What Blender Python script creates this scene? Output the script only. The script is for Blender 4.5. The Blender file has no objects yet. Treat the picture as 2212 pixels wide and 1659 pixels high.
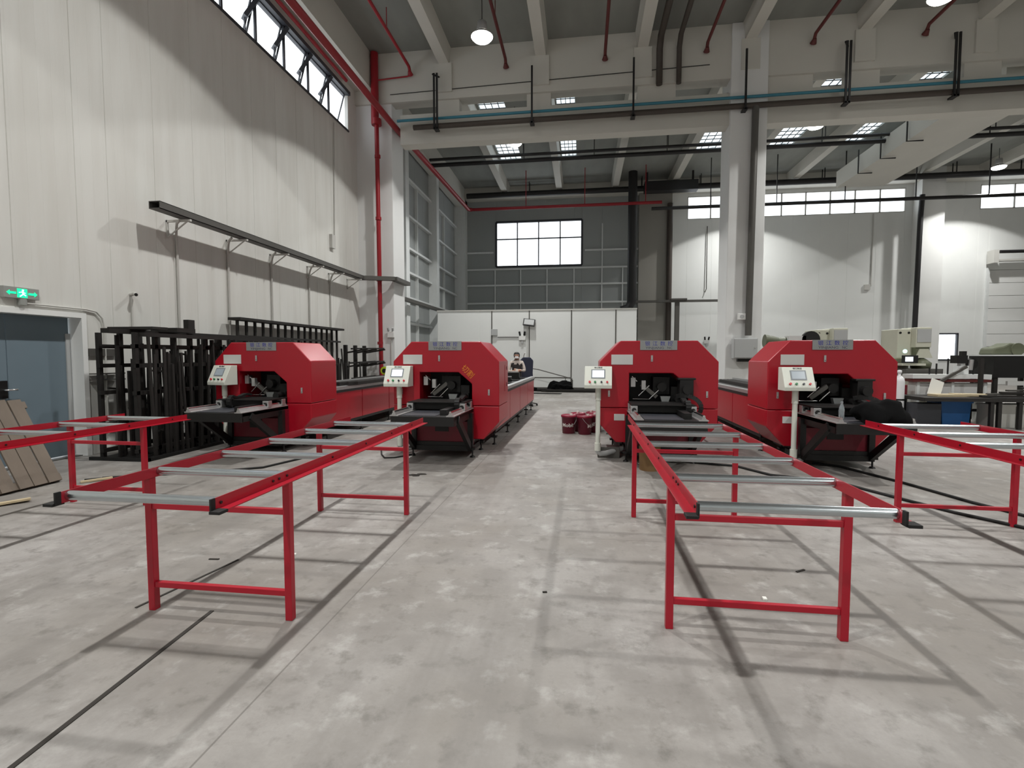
import bpy, bmesh, math, random
from mathutils import Vector, Matrix
random.seed(7)
sc = bpy.context.scene
COL = sc.collection
# ------------------------------------------------------------------ camera, world, exposure
cam_d = bpy.data.cameras.new('camera'); cam = bpy.data.objects.new('camera', cam_d); COL.objects.link(cam)
cam.location = (0, 0, 1.6)
cam.rotation_euler = (math.radians(90 - 3.162), 0, math.radians(7.891))
cam_d.sensor_fit = 'HORIZONTAL'; cam_d.sensor_width = 36; cam_d.lens = 36 * 1095 / 2212
cam_d.clip_start = .05; cam_d.clip_end = 300
sc.camera = cam
w = bpy.data.worlds.new('world'); sc.world = w; w.use_nodes = True
bg = w.node_tree.nodes['Background']; bg.inputs[0].default_value = (.90, .955, 1, 1); bg.inputs[1].default_value = 2.6
vs = sc.view_settings; vs.view_transform = 'Standard'; vs.look = 'None'; vs.gamma = 1; vs.use_curve_mapping = False; vs.exposure = 0.0
LAMP_W = 1900.0        # power of each high bay lamp
LAMP_ANGLE = 121.5       # reflector cut-off, degrees

# ------------------------------------------------------------------ helpers
def lin(c):
    return tuple((v / 12.92 if v <= .04045 else ((v + .055) / 1.055) ** 2.4) for v in (x / 255 for x in c))

MATS = {}
def M(name, rgb, rough=.5, metal=0, var=0, scale=6, bump=0, emis=0, stretch=None, spec=.5, bscale=None):
    m = bpy.data.materials.new(name); m.use_nodes = True; nt = m.node_tree; b = nt.nodes['Principled BSDF']
    c = lin(rgb); b.inputs['Base Color'].default_value = (*c, 1); b.inputs['Roughness'].default_value = rough
    b.inputs['Metallic'].default_value = metal; b.inputs['Specular IOR Level'].default_value = spec
    if emis:
        b.inputs['Emission Color'].default_value = (*c, 1); b.inputs['Emission Strength'].default_value = emis
    if var or bump:
        tc = nt.nodes.new('ShaderNodeTexCoord'); mp = nt.nodes.new('ShaderNodeMapping')
        if stretch: mp.inputs['Scale'].default_value = stretch
        nt.links.new(tc.outputs['Object'], mp.inputs[0])
        n = nt.nodes.new('ShaderNodeTexNoise'); n.inputs['Scale'].default_value = scale; n.inputs['Detail'].default_value = 5
        nt.links.new(mp.outputs[0], n.inputs['Vector'])
        if var:
            mx = nt.nodes.new('ShaderNodeMix'); mx.data_type = 'RGBA'
            mx.inputs[6].default_value = (*[v * (1 - var) for v in c], 1); mx.inputs[7].default_value = (*[min(1, v * (1 + var)) for v in c], 1)
            nt.links.new(n.outputs['Fac'], mx.inputs[0]); nt.links.new(mx.outputs[2], b.inputs['Base Color'])
        if bump:
            n2 = nt.nodes.new('ShaderNodeTexNoise'); n2.inputs['Scale'].default_value = bscale or scale * 8
            nt.links.new(mp.outputs[0], n2.inputs['Vector'])
            bp = nt.nodes.new('ShaderNodeBump'); bp.inputs['Strength'].default_value = bump; bp.inputs['Distance'].default_value = .01
            nt.links.new(n2.outputs['Fac'], bp.inputs['Height']); nt.links.new(bp.outputs[0], b.inputs['Normal'])
    MATS[name] = m
    return m

class MB:
    def __init__(s): s.v = []; s.f = []; s.sm = []
    def add(s, vs, fs, smooth=False):
        o = len(s.v); s.v += [tuple(v) for v in vs]; s.f += [tuple(i + o for i in f) for f in fs]; s.sm += [smooth] * len(fs); return s
    def box(s, x0, x1, y0, y1, z0, z1):
        vs = [(x, y, z) for x in (x0, x1) for y in (y0, y1) for z in (z0, z1)]
        return s.add(vs, [(0, 1, 3, 2), (4, 6, 7, 5), (0, 4, 5, 1), (2, 3, 7, 6), (0, 2, 6, 4), (1, 5, 7, 3)])
    def mbox(s, mat, sx, sy, sz):
        vs = [mat @ Vector((x * sx / 2, y * sy / 2, z * sz / 2)) for x in (-1, 1) for y in (-1, 1) for z in (-1, 1)]
        return s.add(vs, [(0, 1, 3, 2), (4, 6, 7, 5), (0, 4, 5, 1), (2, 3, 7, 6), (0, 2, 6, 4), (1, 5, 7, 3)])
    def bar(s, p, q, w, h, up=(0, 0, 1)):
        p = Vector(p); q = Vector(q); d = q - p; L = d.length; d.normalize(); u = Vector(up)
        if abs(d.dot(u)) > .98: u = Vector((0, 1, 0))
        x = d.cross(u).normalized(); z = x.cross(d)
        m = Matrix((x, d, z)).transposed().to_4x4(); m.translation = (p + q) / 2
        return s.mbox(m, w, L, h)
    def cyl(s, p, q, r, n=12, r2=None, caps=True, smooth=True):
        p = Vector(p); q = Vector(q); d = (q - p).normalized(); u = Vector((0, 0, 1)) if abs(d.z) < .9 else Vector((1, 0, 0))
        a = d.cross(u).normalized(); b = d.cross(a); r2 = r if r2 is None else r2
        vs = []
        for c, rr in ((p, r), (q, r2)):
            vs += [c + (a * math.cos(2 * math.pi * i / n) + b * math.sin(2 * math.pi * i / n)) * rr for i in range(n)]
        fs = [(i, (i + 1) % n, n + (i + 1) % n, n + i) for i in range(n)]
        s.add(vs, fs, smooth)
        if caps: s.add(vs, [tuple(range(n))[::-1], tuple(range(n, 2 * n))])
        return s
    def tube(s, pts, r, n=8, caps=True):
        pts = [Vector(p) for p in pts]; rings = []; u = None
        for i, p in enumerate(pts):
            d = ((pts[i + 1] if i + 1 < len(pts) else p) - (pts[i - 1] if i else p)).normalized()
            if u is None: u = Vector((0, 0, 1)) if abs(d.z) < .9 else Vector((1, 0, 0))
            a = d.cross(u).normalized(); u = a.cross(d).normalized()
            rings.append([p + (a * math.cos(2 * math.pi * k / n) + u * math.sin(2 * math.pi * k / n)) * r for k in range(n)])
        vs = [v for rg in rings for v in rg]; fs = []
        for i in range(len(pts) - 1):
            fs += [(i * n + k, i * n + (k + 1) % n, (i + 1) * n + (k + 1) % n, (i + 1) * n + k) for k in range(n)]
        s.add(vs, fs, True)
        if caps: s.add(vs, [tuple(range(n))[::-1], tuple(range(len(vs) - n, len(vs)))])
        return s
    def prism(s, poly, axis, a, b):
        # poly 2d points; axis 'x': (y,z), 'y': (x,z), 'z': (x,y)
        def P(p, t):
            return {'x': (t, p[0], p[1]), 'y': (p[0], t, p[1]), 'z': (p[0], p[1], t)}[axis]
        n = len(poly); vs = [P(p, a) for p in poly] + [P(p, b) for p in poly]
        s.add(vs, [tuple(range(n)), tuple(range(n, 2 * n))[::-1]] + [(i, n + i, n + (i + 1) % n, (i + 1) % n) for i in range(n)])
        return s
    def lathe(s, prof, n=20, c=(0, 0, 0), smooth=True):
        vs = [(c[0] + r * math.cos(2 * math.pi * k / n), c[1] + r * math.sin(2 * math.pi * k / n), c[2] + z) for r, z in prof for k in range(n)]
        fs = [(i * n + k, i * n + (k + 1) % n, (i + 1) * n + (k + 1) % n, (i + 1) * n + k) for i in range(len(prof) - 1) for k in range(n)]
        s.add(vs, fs, smooth)
        return s.add(vs, [tuple(range(n))[::-1], tuple(range(len(vs) - n, len(vs)))])
    def mesh(s, name, m):
        me = bpy.data.meshes.new(name); me.from_pydata(s.v, [], s.f); me.polygons.foreach_set('use_smooth', s.sm)
        bm = bmesh.new(); bm.from_mesh(me); bmesh.ops.recalc_face_normals(bm, faces=bm.faces); bm.to_mesh(bm and me); bm.free()
        me.materials.append(MATS[m] if isinstance(m, str) else m); return me
    def build(s, name, m, parent=None, loc=None, rot=None, bevel=0):
        o = bpy.data.objects.new(name, s.mesh(name, m)); COL.objects.link(o)
        if parent: o.parent = parent
        if loc: o.location = loc
        if rot: o.rotation_euler = rot
        if bevel:
            b = o.modifiers.new('bevel', 'BEVEL'); b.width = bevel; b.segments = 2; b.limit_method = 'ANGLE'; b.angle_limit = math.radians(30)
        return o

def B(*a): return MB().box(*a)
def tag(o, label, cat, group=None):
    o['label'] = label; o['category'] = cat
    if group: o['group'] = group
    return o
def thing(name, label, cat, loc=(0, 0, 0), rz=0, group=None):
    o = bpy.data.objects.new(name, None); COL.objects.link(o); o.location = loc; o.rotation_euler = (0, 0, rz); o.empty_display_size = .1
    return tag(o, label, cat, group)
def struct(o):
    o['kind'] = 'structure'; return o
def shell(name, parent=None):
    o = bpy.data.objects.new(name, None); COL.objects.link(o)
    if parent: o.parent = parent
    else: struct(o)
    return o
def dup(root, loc=None, rz=None, label=None):
    def cp(o, par):
        c = o.copy(); COL.objects.link(c); c.parent = par
        for ch in list(o.children): cp(ch, c)
        return c
    r = cp(root, None)
    if loc is not None: r.location = loc
    if rz is not None: r.rotation_euler = (0, 0, rz)
    if label: r['label'] = label
    return r
def clone(o, parent, loc, name=None, rot=None):
    c = o.copy(); COL.objects.link(c); c.parent = parent; c.location = loc
    if rot: c.rotation_euler = rot
    return c
def text(name, s, size, m, parent, loc, rot, width=None, depth=.001, bend=None, align='CENTER', bold=0):
    cu = bpy.data.curves.new(name, 'FONT'); cu.body = s; cu.size = size; cu.extrude = depth; cu.align_x = align; cu.align_y = 'CENTER'; cu.offset = bold
    o = bpy.data.objects.new(name, cu); COL.objects.link(o)
    dg = bpy.context.evaluated_depsgraph_get(); me = bpy.data.meshes.new_from_object(o.evaluated_get(dg)); COL.objects.unlink(o); bpy.data.objects.remove(o)
    if width and me.vertices:
        xs = [v.co.x for v in me.vertices]; k = width / max(1e-6, max(xs) - min(xs))
        for v in me.vertices: v.co.x *= k
    if bend:
        for v in me.vertices:
            a = v.co.x / bend; r = bend + v.co.z
            v.co = (r * math.sin(a), v.co.y, r * math.cos(a) - bend)
    me.materials.clear(); me.materials.append(MATS[m])
    t = bpy.data.objects.new(name, me); COL.objects.link(t); t.parent = parent; t.location = loc; t.rotation_euler = rot
    return t
HP = math.pi / 2

# ------------------------------------------------------------------ materials
M('white_wall', (228, 230, 228), .6, var=.03, scale=1.2, spec=.3)
M('white_paint', (230, 231, 229), .55, var=.03, scale=2, bump=.04)
M('pillar_paint', (224, 225, 224), .6, var=.04, scale=1.5, bump=.05)
M('beam_paint', (204, 202, 194), .7, var=.06, scale=.8, bump=.08)
M('slab', (140, 142, 137), .85, var=.25, scale=1.6, bump=.15, stretch=(1, .35, 1))
M('grey_wall', (156, 160, 159), .6, var=.06, scale=1.0)
M('grey_wall_rear', (160, 164, 163), .6, var=.05, scale=1.0)
M('grey_steel', (222, 225, 224), .5, metal=.0, var=.06)
M('grey_concrete', (150, 147, 140), .8, var=.06, scale=.7)
M('red', (168, 16, 36), .30, var=.04, scale=2)
M('red_table', (164, 16, 38), .32, var=.07, scale=8)
M('dark_red', (112, 9, 32), .45, var=.05)  # machine base panels: shade under the front bed is put into this red
M('black', (14, 13, 13), .5, var=.15)
M('black_steel', (24, 23, 22), .55, metal=.3, var=.25, scale=14)
M('rack_steel', (38, 35, 33), .65, metal=.2, var=.3, scale=9)
M('rubber', (16, 15, 15), .7)
M('zinc', (192, 199, 203), .24, metal=1, var=.06, scale=5, stretch=(2, 1, 1))
M('alu', (186, 186, 186), .34, metal=.7, var=.08)
M('chrome', (215, 215, 215), .15, metal=1)
M('plate', (158, 160, 160), .35, metal=.7, var=.06)
M('label_white', (206, 206, 204), .45)
M('cream', (216, 219, 209), .42)
M('ink_blue', (38, 46, 150), .5)
M('ink_grey', (66, 66, 82), .5)
M('yellow', (226, 140, 34), .5)
M('screen', (150, 160, 168), .2, emis=.15)
M('screen_on', (225, 232, 240), .2, emis=.75)
M('bezel', (128, 134, 138), .4)
M('btn_red', (200, 34, 50), .35); M('btn_green', (22, 120, 66), .35); M('btn_black', (28, 34, 44), .35)
M('pipe_red', (150, 22, 34), .45, var=.08); M('pipe_dark_red', (92, 34, 32), .55, var=.1)
M('pipe_brown', (68, 60, 54), .55, var=.1); M('pipe_black', (30, 29, 30), .5); M('pipe_blue', (62, 130, 150), .5, var=.1)
M('tray_grey', (92, 90, 86), .5, metal=.3, var=.06)
M('conduit', (196, 195, 190), .5)
M('door_blue', (112, 128, 138), .5, var=.05, scale=3)
M('frame_dark', (52, 54, 60), .5)
M('wood', (112, 101, 90), .75, var=.22, scale=5, bump=.15, stretch=(1, 1, .25))
M('pale_wood', (188, 172, 140), .75, var=.15)
M('maroon', (104, 18, 42), .35); M('maroon_lid', (128, 26, 50), .4)
M('box_grey', (176, 178, 178), .45)
M('beige', (196, 196, 180), .45, var=.04)
M('olive', (92, 96, 76), .5, var=.1)
M('bin_blue', (22, 84, 142), .5, var=.1)
M('gas_white', (226, 226, 228), .35)
M('lime', (190, 210, 40), .5)
M('card', (186, 172, 142), .8, var=.08)
M('paper', (222, 222, 216), .7)
M('sign_case', (150, 152, 148), .5)
M('sign_green', (20, 205, 140), .4, emis=1.6)
M('sign_white', (190, 255, 235), .4, emis=1.8)
M('lamp_case', (190, 190, 190), .4, metal=.4)
M('lamp_glow', (255, 253, 248), .5, emis=14)
M('skin', (196, 150, 128), .6); M('hair', (18, 16, 16), .6); M('mask', (236, 236, 236), .7)
M('coat', (198, 188, 180), .8, var=.06); M('apron', (44, 40, 40), .8); M('navy', (44, 48, 66), .8)
M('cloth_black', (9, 9, 10), .95, spec=.15, var=.3, scale=8, bump=.3, bscale=14)
M('bottle', (205, 215, 220), .12)
MATS['bottle'].node_tree.nodes['Principled BSDF'].inputs['Transmission Weight'].default_value = .7
M('strip', (44, 40, 36), .8)
M('orange', (220, 90, 50), .5)
M('box_tan', (120, 92, 58), .8, var=.15)

def glass(name, tint=(1, 1, 1), gl=.08, diffuse=0):
    m = bpy.data.materials.new(name); m.use_nodes = True; nt = m.node_tree; nt.nodes.clear()
    o = nt.nodes.new('ShaderNodeOutputMaterial'); t = nt.nodes.new('ShaderNodeBsdfTransparent'); t.inputs[0].default_value = (*tint, 1)
    g = nt.nodes.new('ShaderNodeBsdfGlossy'); g.inputs['Roughness'].default_value = .05
    x = nt.nodes.new('ShaderNodeMixShader'); x.inputs[0].default_value = gl
    nt.links.new(t.outputs[0], x.inputs[1]); nt.links.new(g.outputs[0], x.inputs[2]); last = x
    if diffuse:
        d = nt.nodes.new('ShaderNodeBsdfTranslucent'); d.inputs[0].default_value = (.9, .92, .92, 1)
        n = nt.nodes.new('ShaderNodeTexNoise'); n.inputs['Scale'].default_value = 3
        tc = nt.nodes.new('ShaderNodeTexCoord'); nt.links.new(tc.outputs['Object'], n.inputs['Vector'])
        r = nt.nodes.new('ShaderNodeMapRange'); r.inputs[1].default_value = .35; r.inputs[2].default_value = .65; r.inputs[3].default_value = .2; r.inputs[4].default_value = .95
        nt.links.new(n.outputs['Fac'], r.inputs[0])
        y = nt.nodes.new('ShaderNodeMixShader'); nt.links.new(r.outputs[0], y.inputs[0])
        nt.links.new(x.outputs[0], y.inputs[1]); nt.links.new(d.outputs[0], y.inputs[2]); last = y
    nt.links.new(last.outputs[0], o.inputs[0]); MATS[name] = m
glass('pane'); glass('skylight_pane', (.8, .85, .87), .1, 1)

def floor_material():
    m = bpy.data.materials.new('concrete_floor'); m.use_nodes = True; nt = m.node_tree; N = nt.nodes.new; L = nt.links.new
    b = nt.nodes['Principled BSDF']; b.inputs['Specular IOR Level'].default_value = .35
    tc = N('ShaderNodeTexCoord'); sep = N('ShaderNodeSeparateXYZ'); L(tc.outputs['Object'], sep.inputs[0])
    def noise(s, d=6, r=.55, stretch=None):
        n = N('ShaderNodeTexNoise'); n.inputs['Scale'].default_value = s; n.inputs['Detail'].default_value = d; n.inputs['Roughness'].default_value = r
        if stretch:
            mp = N('ShaderNodeMapping'); mp.inputs['Scale'].default_value = stretch; L(tc.outputs['Object'], mp.inputs[0]); L(mp.outputs[0], n.inputs['Vector'])
        else: L(tc.outputs['Object'], n.inputs['Vector'])
        return n.outputs['Fac']
    def rng(x, a, b_, c, d):
        r = N('ShaderNodeMapRange'); r.inputs[1].default_value = a; r.inputs[2].default_value = b_; r.inputs[3].default_value = c; r.inputs[4].default_value = d; L(x, r.inputs[0]); return r.outputs[0]
    def mix(f, a, b_, mode='MIX'):
        x = N('ShaderNodeMix'); x.data_type = 'RGBA'; x.blend_type = mode
        for i, v in ((0, f), (6, a), (7, b_)):
            if isinstance(v, (int, float)): x.inputs[i].default_value = v
            elif isinstance(v, tuple): x.inputs[i].default_value = (*v, 1)
            else: L(v, x.inputs[i])
        return x.outputs[2]
    base = mix(rng(noise(.5, 5), .38, .62, 0, 1), lin((134, 129, 123)), lin((162, 159, 156)))
    base = mix(rng(noise(2.3, 7, .6), .44, .60, 0, .6), base, lin((127, 123, 119)))
    base = mix(rng(noise(7, 6, .65), .53, .68, 0, .6), base, lin((106, 103, 98)))
    base = mix(rng(noise(4, 6, .65), .56, .68, 0, .6), base, lin((178, 176, 172)))
    base = mix(rng(noise(1.3, 5, .6, (1.6, .22, 1)), .52, .64, 0, .6), base, lin((125, 121, 117)))
    base = mix(rng(noise(40, 4, .7), .3, .7, .0, .22), base, lin((116, 112, 107)))
    # saw-cut joints: a groove pattern with its own place on the slab
    def joint(co, pos, wdt):
        s = N('ShaderNodeMath'); s.operation = 'SUBTRACT'; L(co, s.inputs[0]); s.inputs[1].default_value = pos
        a = N('ShaderNodeMath'); a.operation = 'ABSOLUTE'; L(s.outputs[0], a.inputs[0]); return rng(a.outputs[0], wdt * .6, wdt, 1, 0)
    for co, pos, wd, st in ((sep.outputs[0], -1.5, .006, .55), (sep.outputs[1], 4.42, .005, .3), (sep.outputs[0], 4.5, .006, .5), (sep.outputs[1], 10.4, .006, .4), (sep.outputs[0], -7.5, .006, .4)):
        j = joint(co, pos, wd); g = N('ShaderNodeMath'); g.operation = 'MULTIPLY'; L(j, g.inputs[0]); g.inputs[1].default_value = st
        base = mix(g.outputs[0], base, lin((84, 80, 75)))
    L(base, b.inputs['Base Color']); L(rng(noise(1.7, 4), .3, .7, .42, .62), b.inputs['Roughness'])
    bp = N('ShaderNodeBump'); bp.inputs['Strength'].default_value = .12; bp.inputs['Distance'].default_value = .004; L(noise(60, 4), bp.inputs['Height']); L(bp.outputs[0], b.inputs['Normal'])
    MATS['floor'] = m
floor_material()

def ribbed_wall_material():
    m = M('panel_wall', (206, 205, 197), .55, spec=.35); nt = m.node_tree; N = nt.nodes.new; L = nt.links.new; b = nt.nodes['Principled BSDF']
    tc = N('ShaderNodeTexCoord'); sep = N('ShaderNodeSeparateXYZ'); L(tc.outputs['Object'], sep.inputs[0])
    d = N('ShaderNodeMath'); d.operation = 'MULTIPLY'; L(sep.outputs[1], d.inputs[0]); d.inputs[1].default_value = 5.0
    fr = N('ShaderNodeMath'); fr.operation = 'FRACT'; L(d.outputs[0], fr.inputs[0])
    pp = N('ShaderNodeMath'); pp.operation = 'PINGPONG'; L(fr.outputs[0], pp.inputs[0]); pp.inputs[1].default_value = .5
    r = N('ShaderNodeMapRange'); r.inputs[1].default_value = 0; r.inputs[2].default_value = .04; L(pp.outputs[0], r.inputs[0])
    bp = N('ShaderNodeBump'); bp.inputs['Strength'].default_value = .35; bp.inputs['Distance'].default_value = .004; L(r.outputs[0], bp.inputs['Height']); L(bp.outputs[0], b.inputs['Normal'])
    mp = N('ShaderNodeMapping'); mp.inputs['Scale'].default_value = (1, 2.2, .25); L(tc.outputs['Object'], mp.inputs[0])
    n = N('ShaderNodeTexNoise'); n.inputs['Scale'].default_value = 1.6; n.inputs['Detail'].default_value = 6; L(mp.outputs[0], n.inputs['Vector'])
    r2 = N('ShaderNodeMapRange'); r2.inputs[1].default_value = .4; r2.inputs[2].default_value = .7; L(n.outputs['Fac'], r2.inputs[0])
    x = N('ShaderNodeMix'); x.data_type = 'RGBA'; x.inputs[6].default_value = (*lin((218, 218, 213)), 1); x.inputs[7].default_value = (*lin((210, 209, 203)), 1)
    L(r2.outputs[0], x.inputs[0]); L(x.outputs[2], b.inputs['Base Color'])
ribbed_wall_material()

# ================================================================== THE BUILDING
XL, XR, YF, YB = -7.9, 32.0, -9.0, 32.0        # wall planes
SLAB = 11.95
struct(B(XL - .5, XR + .3, YF - .3, YB + .3, -.2, 0).build('floor', 'floor'))

# ---- left wall: sandwich panels, each its own piece
wl = shell('wall_left')
SILL, HEAD = 9.2, 10.48
edges = [YF + k * .95 for k in range(15)]                      # -9 .. 4.3
edges = [e for e in edges if e < 5.0] + [5.2]
edges2 = [5.2, 6.15, 7.1]
edges3 = [7.1, 7.65] + [7.65 + k * .966 for k in range(1, 10)] + [17.4]
def wpanel(y0, y1, z0, z1):
    MB().prism([(-8.02, y0), (-8.02, y1), (-7.912, y1), (XL, y1 - .007), (XL, y0 + .007), (-7.912, y0)], 'z', z0, z1).build('wall_panel', 'panel_wall', wl)
for es, zb in ((edges, 0), (edges2, 2.24), (edges3, 0)):
    for a, b in zip(es, es[1:]): wpanel(a, b, zb, SILL)
for a, b in zip(range(-9, 17), range(-8, 17)): wpanel(a, b + (.0 if b < 17 else 0), HEAD, SLAB)
wpanel(16, 17.4, HEAD, SLAB); wpanel(16.66, 17.4, SILL, HEAD)
MB().box(-8.05, -7.86, YF, 16.66, SILL - .05, SILL).build('sill', 'frame_dark', wl)
MB().box(-8.1, -7.82, YF, 16.7, HEAD - .12, HEAD).build('lintel', 'frame_dark', wl)
for a, b in ((5.17, 5.25), (7.06, 7.14)):
    MB().box(-8.3, -7.86, a, b, 0, 2.28).build('jamb', 'white_paint', wl)
MB().box(-8.3, -7.86, 5.25, 7.06, 2.2, 2.28).build('jamb', 'white_paint', wl)

# awning windows in the strip
n = 0
for k in range(18):
    y1 = 16.62 - k * 1.2; y0 = y1 - 1.2; n += 1
    wn = shell('window_%d' % n)
    zz0, zz1 = SILL + .01, HEAD - .13
    f = MB()
    t = .035; ox = -.34      # sash pushed out at the bottom
    def sp(y, z): return (-7.98 + ox * (zz1 - z) / (zz1 - zz0), y, z)
    for a, b in (((y0 + .05, zz0), (y1 - .05, zz0)), ((y0 + .05, zz1), (y1 - .05, zz1)), ((y0 + .05, zz0), (y0 + .05, zz1)), ((y1 - .05, zz0), (y1 - .05, zz1))):
        f.bar(sp(*a), sp(*b), t, t)
    f.build('sash_frame', 'frame_dark', wn)
    g = MB(); g.add([sp(y0 + .06, zz0 + .02), sp(y1 - .06, zz0 + .02), sp(y1 - .06, zz1 - .02), sp(y0 + .06, zz1 - .02)], [(0, 1, 2, 3)])
    g.build('pane', 'pane', wn)
    MB().bar((-7.95, y0, SILL), (-7.95, y0, HEAD - .12), .05, .06).build('mullion', 'frame_dark', wn)
    MB().bar((-7.93, y0 + .12, zz1), (-8.15, y0 - .12, zz0 + .55), .26, .10).bar((-8.15, y0 - .12, zz0 + .55), (-8.12, y0 - .12, zz0 + .02), .03, .03).build('stay_arm', 'frame_dark', wn)

# ---- left wall of the rear bay: grey sheeting on girts and posts
wr = shell('wall_rear_left')
ys = [18.2, 19.9, 21.4, 22.6, 23.8, 25.0, 26.2, 27.6, 29.0, 30.5, 32.0]
for a, b in zip(ys, ys[1:]):
    MB().prism([(-8.1, a), (-8.1, b), (-8.0, b), (-7.99, b - .01), (-7.99, a + .01), (-8.0, a)], 'z', 0, SLAB).build('sheet', 'grey_wall', wr)
for z in (2.0, 3.1, 4.25, 5.4, 6.5, 7.95, 9.6):
    B(-7.99, -7.82, 18.4, 32, z - .05, z + .05).build('girt', 'grey_steel', wr)
for y in (21.5, 26.2, 31.6):
    B(-7.99, -7.55, y - .22, y + .22, 0, SLAB).build('post', 'grey_steel', wr)
for y in (19.6, 23.8, 28.6):
    B(-7.99, -7.86, y - .035, y + .035, 0, 9.6).build('stud', 'grey_steel', wr)

# ---- rear wall
wb = shell('wall_back')
GX = 3.3
def plain(x0, x1, z0, z1, m, par, nm='wall_panel', y=YB):
    MB().prism([(x0, y + .15), (x1, y + .15), (x1, y + .01), (x1 - .008, y), (x0 + .008, y), (x0, y + .01)], 'z', z0, z1).build(nm, m, par)
gx = [-8.0, -5.44, -3.95, -2.25, -.55, -.08, 1.15, 3.3]
for a, b in zip(gx, gx[1:]):
    if -5.45 <= a and b <= -.07:
        plain(a, b, 0, 7.22, 'grey_wall_rear', wb, 'sheet'); plain(a, b, 9.99, SLAB, 'grey_wall_rear', wb, 'sheet')
    else: plain(a, b, 0, SLAB, 'grey_wall_rear', wb, 'sheet')
for z in (3.9, 4.93, 6.05, 7.05): B(-7.9, GX, YB - .13, YB, z - .05, z + .05).build('girt', 'grey_steel', wb)
for z in (8.1,):
    B(-7.9, -5.6, YB - .13, YB, z - .05, z + .05).build('girt', 'grey_steel', wb); B(.1, GX, YB - .13, YB, z - .05, z + .05).build('girt', 'grey_steel', wb)
for x in (-5.5, -3.88, -2.22, -.55, 1.15, 2.4): B(x - .035, x + .035, YB - .1, YB, 0, 7.05).build('stud', 'grey_steel', wb)
B(1.12, 1.19, YB - .1, YB, 7, 9.7).build('stud', 'grey_steel', wb)
B(-7.9, -7.3, YB - .6, YB, 0, SLAB).build('corner_post', 'grey_steel', wb)
B(GX, 5.2, YB - .5, YB + .15, 0, SLAB).build('concrete_pier', 'grey_concrete', wb)
win = shell('window_30')
fr = MB()
X0, X1, Z0, Z1 = -5.44, -.08, 7.22, 9.99
for x in (X0, X1): fr.box(x - .06, x + .06, YB - .05, YB + .1, Z0, Z1)
for z in (Z0, Z1): fr.box(X0, X1, YB - .05, YB + .1, z - .06, z + .06)
fr.build('frame', 'frame_dark', win)
xs = [X0 + (X1 - X0) * i / 4 for i in range(5)]; zs = [Z0, 8.93, Z1]
for x in xs[1:4]: B(x - .035, x + .035, YB, YB + .08, Z0, Z1).build('mullion', 'frame_dark', win)
B(X0, X1, YB, YB + .08, zs[1] - .035, zs[1] + .035).build('transom', 'frame_dark', win)
for i in range(4):
    for j in range(2): B(xs[i], xs[i + 1], YB + .03, YB + .04, zs[j], zs[j + 1]).build('pane', 'pane', win)

# white part of the rear wall with its strip windows, roller door and small window
ww = shell('wall_back_white')
SZ0, SZ1 = 9.75, 11.1
def wwp(x0, x1, z0, z1): plain(x0, x1, z0, z1, 'white_wall', ww)
cuts = [5.2, 6.17, 7.6, 9.1, 10.6, 12.1, 13.6, 15.1, 16.6, 18.05, 19.72]
for a, b in zip(cuts, cuts[1:]):
    wwp(a, b, 0, SZ0); wwp(a, b, SZ1, SLAB)
wwp(5.2, 6.17, SZ0, SZ1); wwp(18.05, 19.72, SZ0, SZ1)
wwp(19.72, 21.03, 0, 1.4); wwp(19.72, 21.03, 2.84, SLAB)
wwp(21.03, 21.85, 0, SLAB); wwp(21.85, 22.4, 0, SZ0); wwp(21.85, 22.4, SZ1, SLAB)
wwp(22.4, 27.4, 6.4, SZ0); wwp(22.4, 27.4, SZ1, SLAB); wwp(27.4, XR, 0, SZ0); wwp(27.4, XR, SZ1, SLAB)
B(18.45, 19.62, YB - .75, YB + .1, 0, SLAB).build('pilaster', 'white_paint', ww)
wi = 30
for (a, b, cnt) in ((6.17, 18.05, 9), (21.85, XR, 6)):
    for k in range(cnt):
        wi += 1; x0 = a + (b - a) * k / cnt; x1 = a + (b - a) * (k + 1) / cnt; wn = shell('window_%d' % wi)
        f = MB(); f.box(x0, x1, YB, YB + .08, SZ0, SZ0 + .05).box(x0, x1, YB, YB + .08, SZ1 - .05, SZ1).box(x0, x0 + .04, YB, YB + .08, SZ0, SZ1).box(x1 - .03, x1, YB, YB + .08, SZ0, SZ1)
        f.build('frame', 'conduit', wn); B(x0, x1, YB + .04, YB + .05, SZ0, SZ1).build('pane', 'pane', wn)
wi += 1; wn = shell('window_%d' % wi)
MB().box(19.72, 21.03, YB - .04, YB + .1, 1.34, 1.42).box(19.72, 21.03, YB - .04, YB + .1, 2.82, 2.9).box(19.68, 19.76, YB - .04, YB + .1, 1.34, 2.9).box(20.99, 21.07, YB - .04, YB + .1, 1.34, 2.9).build('frame', 'frame_dark', wn)
B(19.72, 21.03, YB + .03, YB + .04, 1.4, 2.84).build('pane', 'pane', wn)
rd = shell('door_2')
for k in range(9): B(22.42, 27.4, YB + .02, YB + .1, k * .71 + .01, (k + 1) * .71 - .012).build('door_panel', 'white_paint', rd)
B(22.3, 22.44, YB - .1, YB + .1, 0, 6.5).build('guide_rail', 'grey_steel', rd); B(22.3, 27.5, YB + .1, YB + .15, 0, 6.5).build('backing', 'white_paint', rd)
MB().cyl((22.6, YB - .5, 7.3), (27.5, YB - .5, 7.3), .09).build('door_shaft', 'pipe_black', rd)
B(22.3, 27.5, YB - .5, YB - .2, 6.8, 6.9).build('door_track', 'conduit', rd); B(22.25, 22.5, YB - .6, YB - .1, 6.7, 7.4).build('bracket', 'conduit', rd)

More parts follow.
